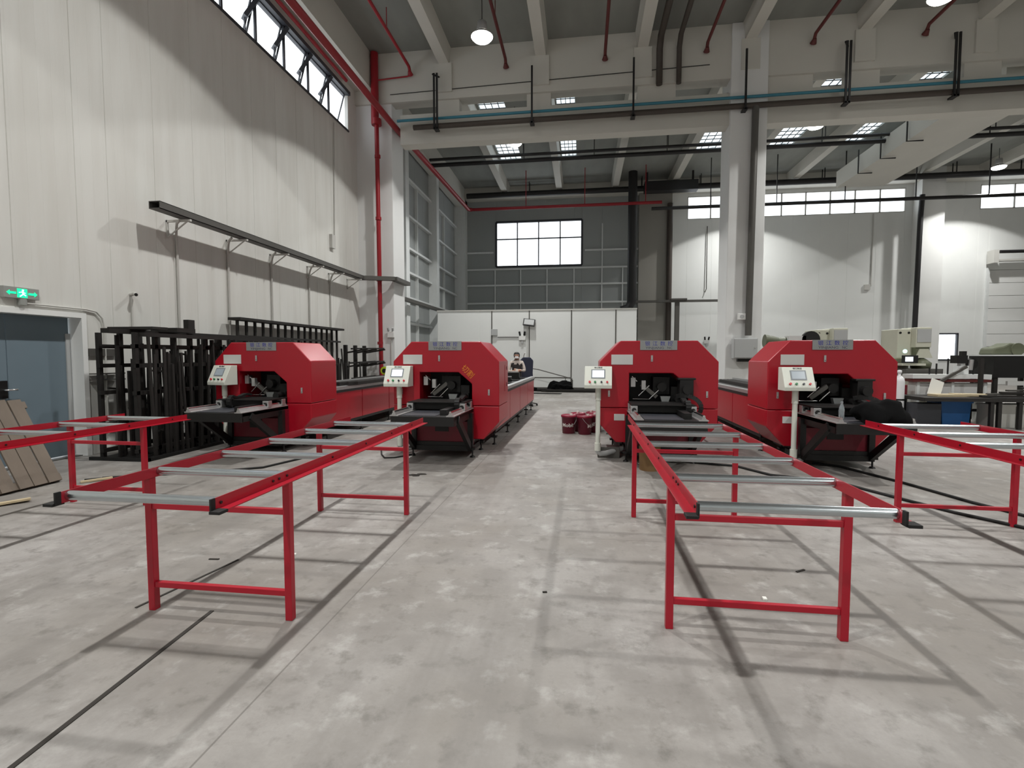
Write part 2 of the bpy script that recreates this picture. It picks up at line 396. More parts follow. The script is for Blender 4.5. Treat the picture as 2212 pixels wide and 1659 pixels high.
struct(B(XR, XR + .2, YF, YB, 0, SLAB).build('wall_right', 'white_wall'))
struct(B(XL - .2, XR, YF - .2, YF, 0, SLAB).build('wall_front', 'white_wall'))

# ---- ceiling with ribs, skylights
cl = MB()
RX = [-4.7 + 3.27 * k for k in range(0, 12)]
SKY = [(RX[0] + .35, RX[0] + 1.45), (RX[1] + .3, RX[1] + 1.05), (RX[3] + .35, RX[3] + 1.7), (RX[4] + .62, RX[4] + 1.75), (RX[5] + .35, RX[5] + 1.6)]
SY0, SY1 = 20.0, 27.2
cl.box(XL - .3, XR, YF, SY0, SLAB, SLAB + .15); cl.box(XL - .3, XR, SY1, YB + .2, SLAB, SLAB + .15)
xx = XL - .3
for a, b in SKY: cl.box(xx, a, SY0, SY1, SLAB, SLAB + .15); xx = b
cl.box(xx, XR, SY0, SY1, SLAB, SLAB + .15)
ceil = struct(cl.build('ceiling', 'slab'))
for x in RX:
    for a, b in ((YF, 17.2), (17.7, YB)):
        MB().prism([(x - .24, SLAB), (x + .24, SLAB), (x + .17, 11.43), (x - .17, 11.43)], 'y', a, b).build('ceiling_rib', 'beam_paint')['kind'] = 'structure'
for a, b in SKY:
    wi += 1; wn = shell('window_%d' % wi)
    B(a, b, SY0, SY1, SLAB + .08, SLAB + .1).build('pane', 'skylight_pane', wn)
    g = MB()
    for k in range(1, 18): g.box(a, b, SY0 + (SY1 - SY0) * k / 18 - .015, SY0 + (SY1 - SY0) * k / 18 + .015, SLAB + .02, SLAB + .05)
    for k in range(1, 4): g.box(a + (b - a) * k / 4 - .015, a + (b - a) * k / 4 + .015, SY0, SY1, SLAB + .0, SLAB + .03)
    g.build('wire_guard', 'pipe_black', wn)

# ---- concrete frame
def col(x0, x1, y0, y1, m='pillar_paint', z1=SLAB): return struct(B(x0, x1, y0, y1, 0, z1).build('concrete_column', m, bevel=.02))
col(-8.1, -6.6, 17.3, 18.4); col(4.55, 5.65, 17.15, 18.2); col(17.0, 18.1, 17.15, 18.2)
def beam(*a, m='beam_paint'): return struct(B(*a).build('concrete_beam', m))
beam(-6.3, XR, 17.3, 17.75, 8.9, 9.9)
beam(-7.9, XR, 17.2, 17.7, 10.3, SLAB)
beam(-7.9, -7.25, YF, 17.3, 10.75, SLAB); beam(-7.9, -7.3, 18.4, YB, 10.9, SLAB)
beam(-8, XR, YB - .7, YB, 11.3, SLAB, m='beam_paint')
# hangs between the two girders (short blocks carry the upper one)
for x0, x1 in ((-4.95, -4.2), (-1.9, -1.1), (1.7, 2.9), (5.65, 7.0), (8.0, 8.9), (11.2, 12.2)): beam(x0, x1, 17.3, 17.7, 9.9, 10.3)
for x in RX[:6]: struct(B(x - .28, x + .28, 17.12, 17.2, 10.5, 11.43).build('beam_corbel', 'beam_paint'))
# wide white duct under the rear-bay roof
du = struct(B(12.8, 15.05, 17.95, 28.5, 10.2, 11.0).build('air_duct', 'beam_paint'))
for y in (20.6, 22.6, 24.4, 26.2): MB().tube([(12.7, y, 11.2), (12.7, y, 10.12), (13.3, y, 10.12)], .03, 6).build('duct_hanger', 'pipe_black', du)

# ---- white partition
pt = shell('wall_partition')
px = [-6.98, -4.9, -4.3, -2.5, -.52, 1.52, 2.46]
for a, b in zip(px, px[1:]):
    MB().prism([(a, 24.12), (b, 24.12), (b, 24.01), (b - .012, 24), (a + .012, 24), (a, 24.01)], 'z', 0, 3.76).build('partition_panel', 'white_wall', pt)
B(-7, 2.48, 23.97, 24.14, 3.74, 3.8).build('cap_rail', 'conduit', pt); B(-6.98, 2.46, 23.98, 24, 0, .12).build('skirting', 'tray_grey', pt)
for x in (-4.3, -2.5, -.52, 1.52): B(x - .025, x + .025, 23.985, 24.0, .1, 3.74).build('cover_strip', 'tray_grey', pt)

# ---- steel door in the left wall
dr = shell('door_1')
for a, b in ((5.27, 6.145), (6.155, 7.04)):
    lf = B(-8.14, -8.09, a, b, .03, 2.199).build('door_leaf', 'door_blue', dr, bevel=.004)
MB().box(-8.09, -8.06, 6.02, 6.12, 1.0, 1.25).build('lock_plate', 'black', dr)
MB().tube([(-8.06, 6.07, 1.12), (-8.0, 6.07, 1.12), (-8.0, 6.2, 1.12)], .013, 8).build('door_handle', 'chrome', dr)
B(-8.09, -8.07, 6.98, 7.05, .03, 1.95).build('hinge_strip', 'box_grey', dr)
B(-8.3, -7.95, 5.25, 7.06, 0, .012).build('threshold', 'tray_grey', dr)

# ================================================================== LAMPS
def lamp(x, y, z=11.0):
    t = thing('high_bay_lamp', 'round high bay lamp hanging below the concrete ceiling', 'lamp', (x, y, z), 0, 'high bay lamps in rows under the roof')
    MB().lathe([(.05, .5), (.13, .48), (.15, .3), (.16, .2)], 16).build('housing', 'lamp_case', t)
    MB().add(*_open_cone()).build('reflector', 'lamp_case', t)
    MB().lathe([(.03, .10), (.27, .09), (.29, .05), (.24, .0), (.12, -.02), (.02, -.025)], 24).build('diffuser', 'lamp_glow', t)
    MB().cyl((0, 0, .5), (0, 0, SLAB - z), .012, 6).build('suspension_rod', 'pipe_black', t)
    ld = bpy.data.lights.new('lamp_light', 'SPOT'); ld.energy = LAMP_W; ld.color = (1, .992, .965); ld.spot_size = math.radians(LAMP_ANGLE); ld.spot_blend = .03; ld.shadow_soft_size = .14
    # photometric curve of the reflector: strongest straight down, weaker toward the cut-off
    ld.use_nodes = True; nt = ld.node_tree; em = nt.nodes['Emission']; tc = nt.nodes.new('ShaderNodeTexCoord'); sp = nt.nodes.new('ShaderNodeSeparateXYZ'); ab = nt.nodes.new('ShaderNodeMath'); ab.operation = 'ABSOLUTE'
    mr = nt.nodes.new('ShaderNodeMapRange'); mr.inputs[1].default_value = .46; mr.inputs[2].default_value = .95; mr.inputs[3].default_value = .2; mr.inputs[4].default_value = 1.0
    nt.links.new(tc.outputs['Normal'], sp.inputs[0]); nt.links.new(sp.outputs[2], ab.inputs[0]); nt.links.new(ab.outputs[0], mr.inputs[0]); nt.links.new(mr.outputs[0], em.inputs['Strength'])
    lo = bpy.data.objects.new('lamp_light', ld); COL.objects.link(lo); lo.parent = t; lo.location = (0, 0, -.17)
def _open_cone():
    n = 24; vs = []; prof = [(.16, .22), (.3, .1), (.31, .08)]
    for r, z in prof: vs += [(r * math.cos(2 * math.pi * k / n), r * math.sin(2 * math.pi * k / n), z) for k in range(n)]
    return vs, [(i * n + k, i * n + (k + 1) % n, (i + 1) * n + (k + 1) % n, (i + 1) * n + k) for i in range(2) for k in range(n)], True
for x in (-2.87, 8.85, 19.95):
    for y in (-6.2, .7, 7.7, 14.55, 21.5):
        if x > 19 and y < 0: continue
        lamp(x, y, 10.5 if y < 20 else 10.4)
for x in (8.95, 20.55): lamp(x, 29.0, 10.95)

# ================================================================== PIPES AND SERVICES
def pipe(name, pts, r, m, label, cat='pipe', group=None, n=10, extra=None):
    o = MB().tube(pts, r, n)
    if extra: extra(o)
    return tag(o.build(name, m), label, cat, group)
pipe('fire_main', [(-6.47, YF + .3, 9.42), (-6.47, 17.0, 9.48), (-6.47, 28.6, 9.9), (-6.4, 28.75, 9.92), (-6.3, 28.8, 9.92)], .10, 'pipe_red', 'thick red fire main running high along the left wall')
pipe('fire_pipe', [(-7.72, YF + .3, 10.6), (-7.72, 16.2, 10.6)], .055, 'pipe_red', 'thin red pipe close above the awning windows')
o = MB().tube([(-7.1, 17.04, 11.9), (-7.1, 17.04, 9.55)], .13, 12).tube([(-7.05, 17.04, 9.6), (-7.0, 17.04, .25)], .075, 12).cyl((-7.05, 17.04, 9.7), (-7.05, 17.04, 9.5), .17, 12)
for z in (8.4, 6.3, 4.2, 2.0): o.cyl((-7.03, 17.04, z), (-7.03, 17.04, z + .1), .1, 12)
o.cyl((-6.98, 17.04, 0), (-6.98, 17.04, .27), .12, 12)
tag(o.build('fire_riser', 'pipe_red'), 'red vertical fire riser in front of the white corner column', 'pipe')
sx = [-5.85, -2.57, .65, 3.78, 6.9, 10.0]
for x in sx:
    o = MB().tube([(x, YF + .2, 11.32), (x, 16.95, 11.32), (x, 17.05, 11.2)], .05, 8).cyl((x, 17.0, 11.2), (x, 17.12, 11.12), .05, 8, .1)
    for y in (0, 3, 6, 9, 12, 15): o.bar((x, y, 11.32), (x, y, SLAB), .02, .02)
    tag(o.build('sprinkler_pipe', 'pipe_red' if x < -5 else 'pipe_dark_red'), 'dark red sprinkler pipe slung under the front bay roof' if x > -5 else 'bright red sprinkler pipe under the roof nearest the left wall', 'pipe', 'sprinkler pipes under the front bay roof' if x > -5 else None)
pipe('branch_pipe', [(-6.97, 17.05, 11.0), (-5.9, 17.05, 11.05)], .025, 'pipe_red', 'thin red branch pipe leaving the fire riser near the ceiling')
for x in (2.35, 2.95):
    pipe('roof_drain', [(x, YF + .2, 11.55), (x, 16.8, 11.55), (x, 17.08, 11.3), (x, 17.08, 10.2)], .1 if x < 2.5 else .08, 'pipe_brown', 'brown drain pipe under the roof turning down over the girder', group='brown drain pipes turning down the girder')
pipe('service_pipe', [(-5.73, 17.02, 9.33), (XR - .3, 17.02, 9.4)], .085, 'pipe_brown', 'long dark brown pipe along the face of the lower girder')
pipe('air_line', [(-6.32, 17.06, 9.6), (XR - .3, 17.06, 9.72)], .045, 'pipe_blue', 'long blue pipe along the face of the lower girder')
pipe('wire_run', [(-6.6, 17.17, 10.55), (3.9, 17.17, 10.75)], .012, 'pipe_black', 'thin dark cable stretched along the upper girder', 'cable')
for i, (x, dbl) in enumerate(((-4.92, 1), (-1.69, 0), (1.54, 0), (4.92, 0), (7.82, 1), (10.76, 1), (13.9, 1))):
    o = MB()
    for dx in ((-.05, .05) if dbl else (0,)): o.box(x + dx - .03, x + dx + .03, 16.88, 16.92, 9.18, 11.0)
    if dbl: o.bar((x - .1, 16.9, 10.98), (x + .1, 17.18, 10.98), .05, .04)
    o.box(x - .07, x + .07, 16.88, 17.15, 9.19, 9.24)
    tag(o.build('pipe_hanger', 'pipe_black'), 'black steel strap hanger holding the brown pipe on the girder', 'hanger', 'black strap hangers on the girder')
pipe('down_pipe', [(5.25, 17.0, 9.3), (5.2, 17.0, 2.25)], .1, 'tray_grey', 'dark grey pipe running down the face of the free standing pillar')
# rear bay pipes
for i, (y, z, r) in enumerate(((24.0, 10.95, .07), (24.3, 10.8, .1))):
    o = MB().tube([(-7.3, y, z), (XR - .3, y, z + .05)], r, 8)
    for x in [r + 1.9 for r in RX[:10]]: o.bar((x, y, z), (x, y, SLAB), .03, .03)
    tag(o.build('rear_bay_pipe', 'pipe_black'), 'black pipe slung across the rear bay roof' if i == 0 else 'thicker black pipe slung across the rear bay roof', 'pipe')
for i, (y, z, r, m, l) in enumerate(((30.6, 11.25, .16, 'pipe_black', 'thick black duct across the rear wall above the windows'), (30.9, 11.45, .06, 'pipe_black', 'slim black pipe across the rear wall near the ceiling'), (28.3, 9.45, .09, 'pipe_black', 'black pipe crossing in front of the rear strip windows'), (28.8, 9.92, .085, 'pipe_red', 'red pipe across the grey rear wall above the big window'))):
    x0, x1 = (-7.0, XR - .3) if i != 3 else (-6.3, 4.2)
    if i == 2: x0 = 3.6
    o = MB().tube([(x0, y, z), (x1, y, z)], r, 8)
    for x in [r + 1.5 for r in RX[:10]]:
        if x0 < x < x1: o.bar((x, y, z), (x, y, SLAB), .04, .04)
    tag(o.build('cross_pipe', m), l, 'pipe')
pipe('exhaust_duct', [(2.75, 29.8, SLAB), (2.75, 29.8, 4.7), (2.6, 29.8, 4.35), (2.2, 29.8, 4.2)], .25, 'pipe_black', 'wide black vertical duct before the grey rear wall', 'duct', n=12)
pipe('rain_pipe', [(5.05, 31.3, 10.55), (5.05, 31.3, .02)], .16, 'pipe_brown', 'dark brown rain pipe at the edge of the grey concrete pier', n=12)
pipe('slanted_pipe', [(18.35, 31.05, 10.4), (18.3, 31.05, 9.3), (18.25, 31.1, .02)], .13, 'pipe_black', 'black pipe running down beside the white pilaster', n=10)
tag(MB().box(3.4, 6.3, 29.75, 30.35, 10.85, 11.38).box(3.5, 3.6, 30.0, 30.1, 11.38, SLAB).box(6.0, 6.1, 30.0, 30.1, 11.38, SLAB).build('black_duct', 'pipe_black'), 'black box duct hung above the grey concrete pier', 'duct')
# cable tray on the left wall
# tray
ct = thing('cable_tray', 'long dark grey cable tray on brackets along the left wall', 'cable tray', (-7.5, 8.15, 4.2))
MB().box(-.11, .11, 0, 8.6, 0, .012).box(-.11, -.098, 0, 8.6, 0, .13).box(.098, .11, 0, 8.6, 0, .13).box(-.11, .11, 0, 8.6, .12, .132).build('trough', 'tray_grey', ct)
MB().bar((0, 8.5, .07), (1.03, 8.9, .07), .22, .13).bar((1.03, 8.85, .07), (1.03, 10.2, .07), .22, .13).build('bend', 'tray_grey', ct)
MB().bar((.2, 10.6, -.25), (.2, 18.0, -.25), .22, .13).build('rear_trough', 'tray_grey', ct)
for y in (.7, 2.35, 3.95, 5.7, 6.95, 8.2):
    MB().box(-.395, .12, y - .02, y + .02, -.05, -.01).box(-.395, -.37, y - .02, y + .02, -.35, -.01).bar((-.38, y, -.33), (.05, y, -.04), .02, .02).build('bracket', 'conduit', ct)
for y in (9.05, 10.5, 12.1, 13.9, 15.15):
    pts = [(-7.6, y - .22, 4.18), (-7.68, y - .2, 4.12), (-7.76, y - .12, 4.06), (-7.84, y - .04, 3.95), (-7.87, y, 3.8), (-7.87, y, .15)]
    pipe('conduit', pts, .024, 'conduit', 'thin pale conduit curving from the cable tray down the left wall', 'conduit', 'conduits under the cable tray', 8)
o = MB().box(-7.9, -7.8, 15.2, 15.42, 5.0, 5.42).tube([(-7.87, 15.6, 9.0), (-7.87, 15.5, 5.4)], .015, 6)
tag(o.build('switch_box', 'conduit'), 'small white switch box with its lead high on the left wall', 'switch box')
# exit sign, wall camera, conduit over the door
es = thing('exit_sign', 'lit green exit sign above the steel door', 'sign', (-7.88, 6.19, 2.48), 0)
B(-.02, .05, -.23, .23, -.075, .085).build('case', 'sign_case', es, bevel=.006)
MB().cyl((.02, .02, -.075), (.02, .02, -.16), .05, 12).build('mount', 'sign_case', es)
def sgn(poly, m='sign_green'): return MB().prism([(p[0], p[1]) for p in poly], 'x', .05, .054).build('pictogram', m, es)
sgn([(-.2, .0), (-.16, .035), (-.16, .015), (-.08, .015), (-.08, -.015), (-.16, -.015), (-.16, -.035)])
sgn([(.2, .0), (.16, .035), (.16, .015), (.08, .015), (.08, -.015), (.16, -.015), (.16, -.035)])
sgn([(-.065, -.06), (.065, -.06), (.065, .065), (-.065, .065)])
MB().prism([(-.005, .03), (.02, .03), (.02, .055), (-.005, .055)], 'x', .054, .057).build('pictogram', 'sign_white', es)
MB().bar((.0555, .0, .028), (.0555, .012, -.01), .003, .022).bar((.0555, .012, -.01), (.0555, .045, -.03), .003, .014).bar((.0555, .01, -.01), (.0555, -.035, -.045), .003, .014).bar((.0555, .0, .02), (.0555, -.045, .01), .003, .01).bar((.0555, .0, .02), (.0555, .04, .005), .003, .01).build('pictogram', 'sign_white', es)
pipe('door_conduit', [(-7.87, 6.25, 2.35), (-7.87, 7.15, 2.345), (-7.87, 7.32, 2.32), (-7.87, 7.42, 2.22), (-7.87, 7.45, 2.05), (-7.87, 7.45, .3)], .014, 'conduit', 'thin conduit bending down beside the steel door', 'conduit')
cm = thing('security_camera', 'small white bullet camera on the left wall above the rack', 'camera', (-7.89, 8.0, 2.68))
MB().cyl((0, 0, 0), (.08, 0, .02), .03, 12).build('mount', 'conduit', cm); MB().cyl((.05, .03, .02), (.16, -.06, -.01), .032, 12).build('body', 'conduit', cm); MB().cyl((.158, -.058, -.01), (.166, -.064, -.012), .026, 12).build('lens', 'black', cm)
MB().tube([(.01, .0, -.03), (.01, .0, -.65)], .012, 6).build('lead', 'conduit', cm)

# ---- things on the pillar
jb = thing('junction_box', 'grey distribution box on the free standing pillar', 'electrical box', (5.08, 17.1, 1.5))
B(-.36, .36, -.28, 0, .02, .66).build('case', 'box_grey', jb, bevel=.02); B(-.33, .33, -.295, -.28, .05, .63).build('door', 'box_grey', jb, bevel=.004); MB().cyl((.27, -.295, .36), (.27, -.31, .36), .025, 10).build('lock', 'chrome', jb); B(-.2, .2, -.2, -.05, -.08, .02).build('cable_gland', 'black', jb)
sb = thing('wall_speaker', 'small white alarm speaker on the free standing pillar', 'speaker', (5.0, 17.1, 2.75))
B(-.12, .12, -.1, 0, 0, .2).build('case', 'white_paint', sb, bevel=.01); MB().cyl((0, -.1, .1), (0, -.11, .1), .06, 14).build('grille', 'box_grey', sb)
el = thing('emergency_light', 'white twin-head emergency light on the corner column', 'emergency light', (-6.72, 17.3, 2.35))
B(-.12, .12, -.08, 0, -.1, .12).build('case', 'white_paint', el, bevel=.01)
for s in (-1, 1): MB().cyl((s * .07, -.05, .12), (s * .09, -.1, .24), .035, 10).build('lamp_head', 'box_grey', el)
MB().tube([(0, -.03, -.1), (0, -.03, -2.0)], .015, 6).build('lead', 'conduit', el)

def em_light(x, y, z, lab):
    e = thing('emergency_light', lab, 'emergency light', (x, y, z))
    B(-.16, .16, -.08, 0, -.1, .12).build('case', 'white_paint', e, bevel=.01)
    for s in (-1, 1): MB().cyl((s * .1, -.05, .12), (s * .13, -.1, .3), .045, 10).build('lamp_head', 'black', e)
    B(-.05, .05, -.06, 0, -.25, -.1).build('base', 'box_grey', e)
em_light(-2.83, 23.98, 2.45, 'white twin-head emergency light on the white partition')
em_light(7.4, 31.95, 2.45, 'white twin-head emergency light on the white rear wall')
fl = thing('flood_light', 'black flood light on the white partition', 'flood light', (-2.5, 23.95, 3.15))
B(-.28, .28, -.12, -.04, -.17, .17).build('case', 'black', fl, rot=(-.35, .12, 0), bevel=.01); B(-.23, .23, -.13, -.12, -.13, .13).build('lens', 'box_grey', fl, rot=(-.35, .12, 0)); MB().tube([(0, -.02, -.15), (-.1, 0, -.3), (-.1, 0, -2.4)], .015, 6).build('lead', 'conduit', fl)
wb1 = tag(B(-4.3, -4.02, 23.88, 23.98, 2.58, 2.88).build('wall_box', 'box_grey', bevel=.01), 'small grey box on the white partition', 'electrical box')
pipe('partition_conduit', [(-4.02, 23.97, 2.5), (-2.95, 23.97, 2.5)], .02, 'tray_grey', 'thin level conduit on the white partition', 'conduit')
tag(MB().prism([(-.25, 0), (.25, 0), (.25, .42), (-.1, .42), (-.25, .25)], 'y', -.2, 0).build('grey_cabinet', 'box_grey', loc=(4.6, 31.5, 2.1)), 'small grey cabinet on the dark concrete pier', 'electrical box')
pipe('hanging_wire', [(7.3, 31.9, 9.3), (7.3, 31.85, 5.6), (7.22, 31.85, 5.4)], .025, 'tray_grey', 'thin cable hanging down the white rear wall', 'cable')
tg = thing('wall_cable_tray', 'dark cable tray crossing the rear wall', 'cable tray', (2.6, 30.85, 4.75))
B(0, 6.8, 0, .25, 0, .12).build('trough', 'tray_grey', tg); B(2.5, 3.4, -.1, .25, .1, .2).build('cover', 'tray_grey', tg); B(2.75, 3.0, 0, .2, -2.4, 0).build('drop', 'tray_grey', tg)
tag(MB().box(16.05, 16.35, 31.9, 32, 5.4, 5.7).tube([(16.4, 31.97, 9.7), (16.4, 31.97, 5.6)], .03, 6).build('switch_box', 'conduit'), 'white switch box below a conduit on the rear wall', 'switch box')

# ================================================================== ROLLER TABLES
ZT = .905
def roller_table(xl, xr, y0, y1, legs, rollers, label, ext=0):
    t = thing('roller_table', label, 'roller table', (xl, y0, 0), 0, 'red roller tables in front of the machines')
    W = xr - xl; L = y1 - y0
    for s, x in ((-1, 0), (1, W)):
        r = MB().box(min(x, x - s * .005), max(x, x - s * .005), .02, L + (ext if s < 0 else 0), ZT - .06, ZT)
        r.box(min(x, x + s * .052), max(x, x + s * .052), .02, L, ZT - .062, ZT - .056)
        o = r.build('rail', 'red_table', t)
        for yy in [ry - y0 for ry in rollers] + [.5, .56]:
            if yy < .06: continue
            MB().cyl((x + s * .001, yy, ZT - .03), (x + s * .006, yy, ZT - .03), .008, 8).build('bolt', 'black', o)
        c = MB().box(x - .006 if s > 0 else x - .004, x + .004 if s > 0 else x + .006, 0, .03, ZT - .066, ZT + .002)
        c.box(min(x, x + s * .056), max(x, x + s * .056), -.012, .05, ZT - .068, ZT - .054)
        c.build('end_cap', 'rubber', t)
    for ry in rollers:
        MB().cyl((.006, ry - y0, ZT - .027), (W - .006, ry - y0, ZT - .027), .0245, 18).build('roller', 'zinc', t)
    for ly in legs:
        y = ly - y0
        for s, x in ((-1, -.028), (1, W + .028)):
            B(x - .022, x + .022, y - .022, y + .022, 0, ZT - .062).build('leg', 'red_table', t, bevel=.003)
        for z in (.665, .165): B(-.006, W + .006, y - .016, y + .016, z - .017, z + .017).build('rung', 'red_table', t, bevel=.002)
    return t
roller_table(-5.50, -4.66, 2.05, 5.42, (2.75, 4.78), [5.2, 4.64, 4.07, 3.5, 2.93, 2.36], 'red roller table leading to the machine beside the black racks')
roller_table(-2.645, -1.775, 2.19, 5.5, (2.79, 4.85), [2.26 + .57 * k for k in range(6)], 'red roller table leading to the machine with yellow lettering')
roller_table(.545, 1.44, 2.44, 5.62, (3.01, 5.09), [2.51 + .585 * k for k in range(6)], 'red roller table leading to the machine beside the oil buckets', .55)
roller_table(3.05, 3.985, 2.7, 5.95, (3.3, 5.28), [5.7 - .575 * k for k in range(6)], 'red roller table leading to the machine with a jacket on its bed')

# ================================================================== THE FOUR MACHINES
UP = [(-.884, .80), (-.884, 1.513), (-.575, 1.832), (.575, 1.832), (.884, 1.513), (.884, .80), (.438, .80), (.438, 1.15), (.22, 1.336), (-.435, 1.336), (-.435, .80)]
MESH = {}
def share(key, maker, mat, name, parent, loc=None, rot=None, bevel=0):
    if key not in MESH: MESH[key] = maker().mesh(name, mat)
    o = bpy.data.objects.new(name, MESH[key]); COL.objects.link(o); o.parent = parent
    if loc: o.location = loc
    if rot: o.rotation_euler = rot
    if bevel:
        b = o.modifiers.new('bevel', 'BEVEL'); b.width = bevel; b.segments = 2; b.limit_method = 'ANGLE'; b.angle_limit = math.radians(25)
    return o
def machine(x, label, pole, yaw=0, panel_yaw=0, kind=1, screen='screen'):
    t = thing('profile_machine', label, 'machine', (x, 8.0, 0), yaw, 'red machines standing in a row')
    share('up', lambda: MB().prism(UP, 'y', 0, .9), 'red', 'upper_cover', t, bevel=.012)
    for s in (-1, 1):
        share('ck%d' % s, lambda: MB().prism([(s * .43, .792), (s * .884, .792), (s * .884, .54), (s * .63, .255), (s * .43, .255)], 'y', 0, .9), 'red', 'side_cover', t, bevel=.012)
    # nameplate
    npl = share('np', lambda: B(-.278, .272, -.012, -.002, 1.692, 1.836), 'plate', 'nameplate', t)
    if 'tx' not in MESH:
        MESH['tx'] = []
        for tx, sz, mm_, x_, z_, wd in [(c_, .075, 'ink_blue', -.168 + .112 * i_, 1.785, .074) for i_, c_ in enumerate('银江数控')] + [('YINJIANG', .05, 'ink_grey', -.06, 1.722, .27), ('NC', .05, 'ink_grey', .162, 1.722, .07)]:
            a = text('lettering', tx, sz, mm_, npl, (x_, -.0125, z_), (HP, 0, 0), width=wd); MESH['tx'].append((a.data, x_, z_))
    else:
        for d_, x_, z_ in MESH['tx']:
            o = bpy.data.objects.new('lettering', d_); COL.objects.link(o); o.parent = npl; o.location = (x_, -.0125, z_); o.rotation_euler = (HP, 0, 0)
    pc = share('pl', lambda: B(-.71, -.385, -.012, -.002, 1.468, 1.622), 'label_white', 'instruction_plate', t)
    for i, (lx, lz) in enumerate(((-.1, 1.565), (-.74, 1.02), (.72, 1.02))):
        lt = share('lt', lambda: B(-.014, .014, -.016, -.002, -.05, .045), 'alu', 'latch', t, loc=(lx, 0, lz))
        share('lk', lambda: MB().cyl((0, -.02, -.03), (0, -.015, -.03), .006, 8), 'black', 'keyhole', lt)
    share('sp', lambda: B(-.66, -.50, -.01, -.002, .60, .70), 'label_white', 'rating_plate', t)
    # tunnel lining and cutting head inside the opening
    share('ln', lambda: MB().prism([(-.434, .78), (-.434, 1.335), (.22, 1.335), (.437, 1.15), (.437, .78)], 'y', .6, .62), 'black', 'tunnel_back', t)
    share('deck', lambda: B(-.43, .43, .0, .6, .70, .80), 'black', 'tunnel_floor', t)
    hd = share('hd%d' % kind, lambda: MB().box(-.05 if kind != 2 else -.12, .2, .2, .45, 1.0, 1.27).cyl((.07, .2, 1.12), (.07, .08, 1.12), .07, 14).box(.22, .36, .15, .5, .88, 1.12), 'black_steel', 'cutting_head', t)
    mm = Matrix.Rotation(math.radians(40 if kind % 2 else -38), 4, 'Y'); mm.translation = (-.12, .12, 1.06)
    share('tp%d' % (kind % 2), lambda: MB().mbox(mm, .30, .05, .06), 'tray_grey', 'clamp_arm', t)
    share('rd%d' % (kind % 2), lambda: MB().cyl((-.28, .1, .98), (-.12, .1, 1.14), .010, 8).cyl((-.12, .08, .93), (.02, .08, 1.07), .010, 8).cyl((-.38, .15, 1.28), (-.3, .15, 1.2), .012, 8).cyl((-.36, .2, .92), (-.1, .2, .92), .01, 8), 'chrome', 'piston_rod', t)
    share('mp', lambda: MB().prism([(.04, .98), (.19, .98), (.165, .90), (.06, .90)], 'y', .02, .1).box(.05, .17, .0, .12, .84, .86), 'plate', 'tool_block', t)
    share('vl', lambda: MB().box(-.40, -.33, .1, .2, 1.12, 1.26), 'alu', 'valve_block', t); share('vl2', lambda: MB().box(-.24, -.18, .05, .12, 1.08, 1.22), 'alu', 'valve_block', t)
    share('mt', lambda: MB().cyl((.30, .1, .93), (.30, -.1, .93), .055, 14).box(.24, .36, .1, .2, .87, .99), 'black', 'motor', t)
    # front bed
    share('bd', lambda: MB().box(-.46, .46, -1.18, 0, .70, .755).box(-.46, -.44, -1.18, 0, .62, .755).box(.44, .46, -1.18, 0, .62, .755).box(-.46, .46, -1.2, -1.16, .62, .755), 'black', 'front_bed', t, bevel=.004)
    share('ty', lambda: B(-.33, .18, -1.14, -.45, .755, .762), 'frame_dark', 'bed_plate', t)
    for s in (-1, 1):
        rl = share('rail', lambda: MB().prism([(-.062, 0), (.062, 0), (.062, .012), (.034, .016), (.018, .05), (-.018, .05), (-.034, .016), (-.062, .012)], 'y', -1.2, -.02), 'alu', 'linear_rail', t, loc=(s * .41, 0, .755))
        share('rod', lambda: MB().cyl((0, -1.2, .062), (0, -.02, .062), .017, 12), 'chrome', 'guide_rod', rl)
        for y in (-.5, -.12):
            bk = share('blk', lambda: B(-.05, .05, -.05, .05, .022, .125), 'alu', 'bearing_block', t, loc=(s * .41, y, .755), bevel=.004)
            share('bsh', lambda: MB().cyl((0, -.054, .066), (0, -.05, .066), .033, 14), 'black', 'bushing', bk)
    share('cg', lambda: MB().box(-.45, .45, -.53, 0.05, .882, .900).box(-.38, .38, -.46, -.42, .78, .882), 'black_steel', 'carriage', t, bevel=.003)
    share('bl', lambda: MB().box(.20, .30, -1.0, -.45, .757, .83), 'black', 'drive_box', t)
    # cable chain curling over the carriage
    cx = .34 if kind != 1 else -.2
    ch = MB(); pts = [(cx, -.05 - .42 * i / 6, .94 + .02 * math.sin(i)) for i in range(7)] + [(cx, -.47 - .12 * math.sin(a), .86 + .10 * math.cos(a)) for a in (.4, .8, 1.2, 1.57, 2.0, 2.5)]
    for a, b in zip(pts, pts[1:]): ch.bar(a, b, .07, .035)
    share('ch%d' % (kind == 1), lambda: ch, 'rubber', 'cable_chain', t)
    if kind >= 3:
        share('dm', lambda: MB().box(.30, .50, -.12, .1, 1.0, 1.26).box(.27, .53, -.13, .0, 1.24, 1.27).cyl((.40, -.12, 1.1), (.40, -.2, 1.1), .07, 14), 'black', 'drive_motor', t, bevel=.006)
        ac = MB(); ap = [(.36 + .22 * math.sin(a), -.16 - .12 * math.sin(a), .84 + .17 * math.cos(a)) for a in [i * .25 - .5 for i in range(11)]]
        for a, b in zip(ap, ap[1:]): ac.bar(a, b, .06, .03, (0, 1, 0))
        share('ac', lambda: ac, 'rubber', 'hose_guide', t)
    # base frame
    share('bf', lambda: MB().box(-.50, .50, -.24, -.16, .10, .18).box(-.50, -.42, -.24, 0.3, .10, .18).box(.42, .50, -.24, .3, .10, .18).box(-.46, .46, -.22, .9, .16, .24), 'black', 'base_frame', t)
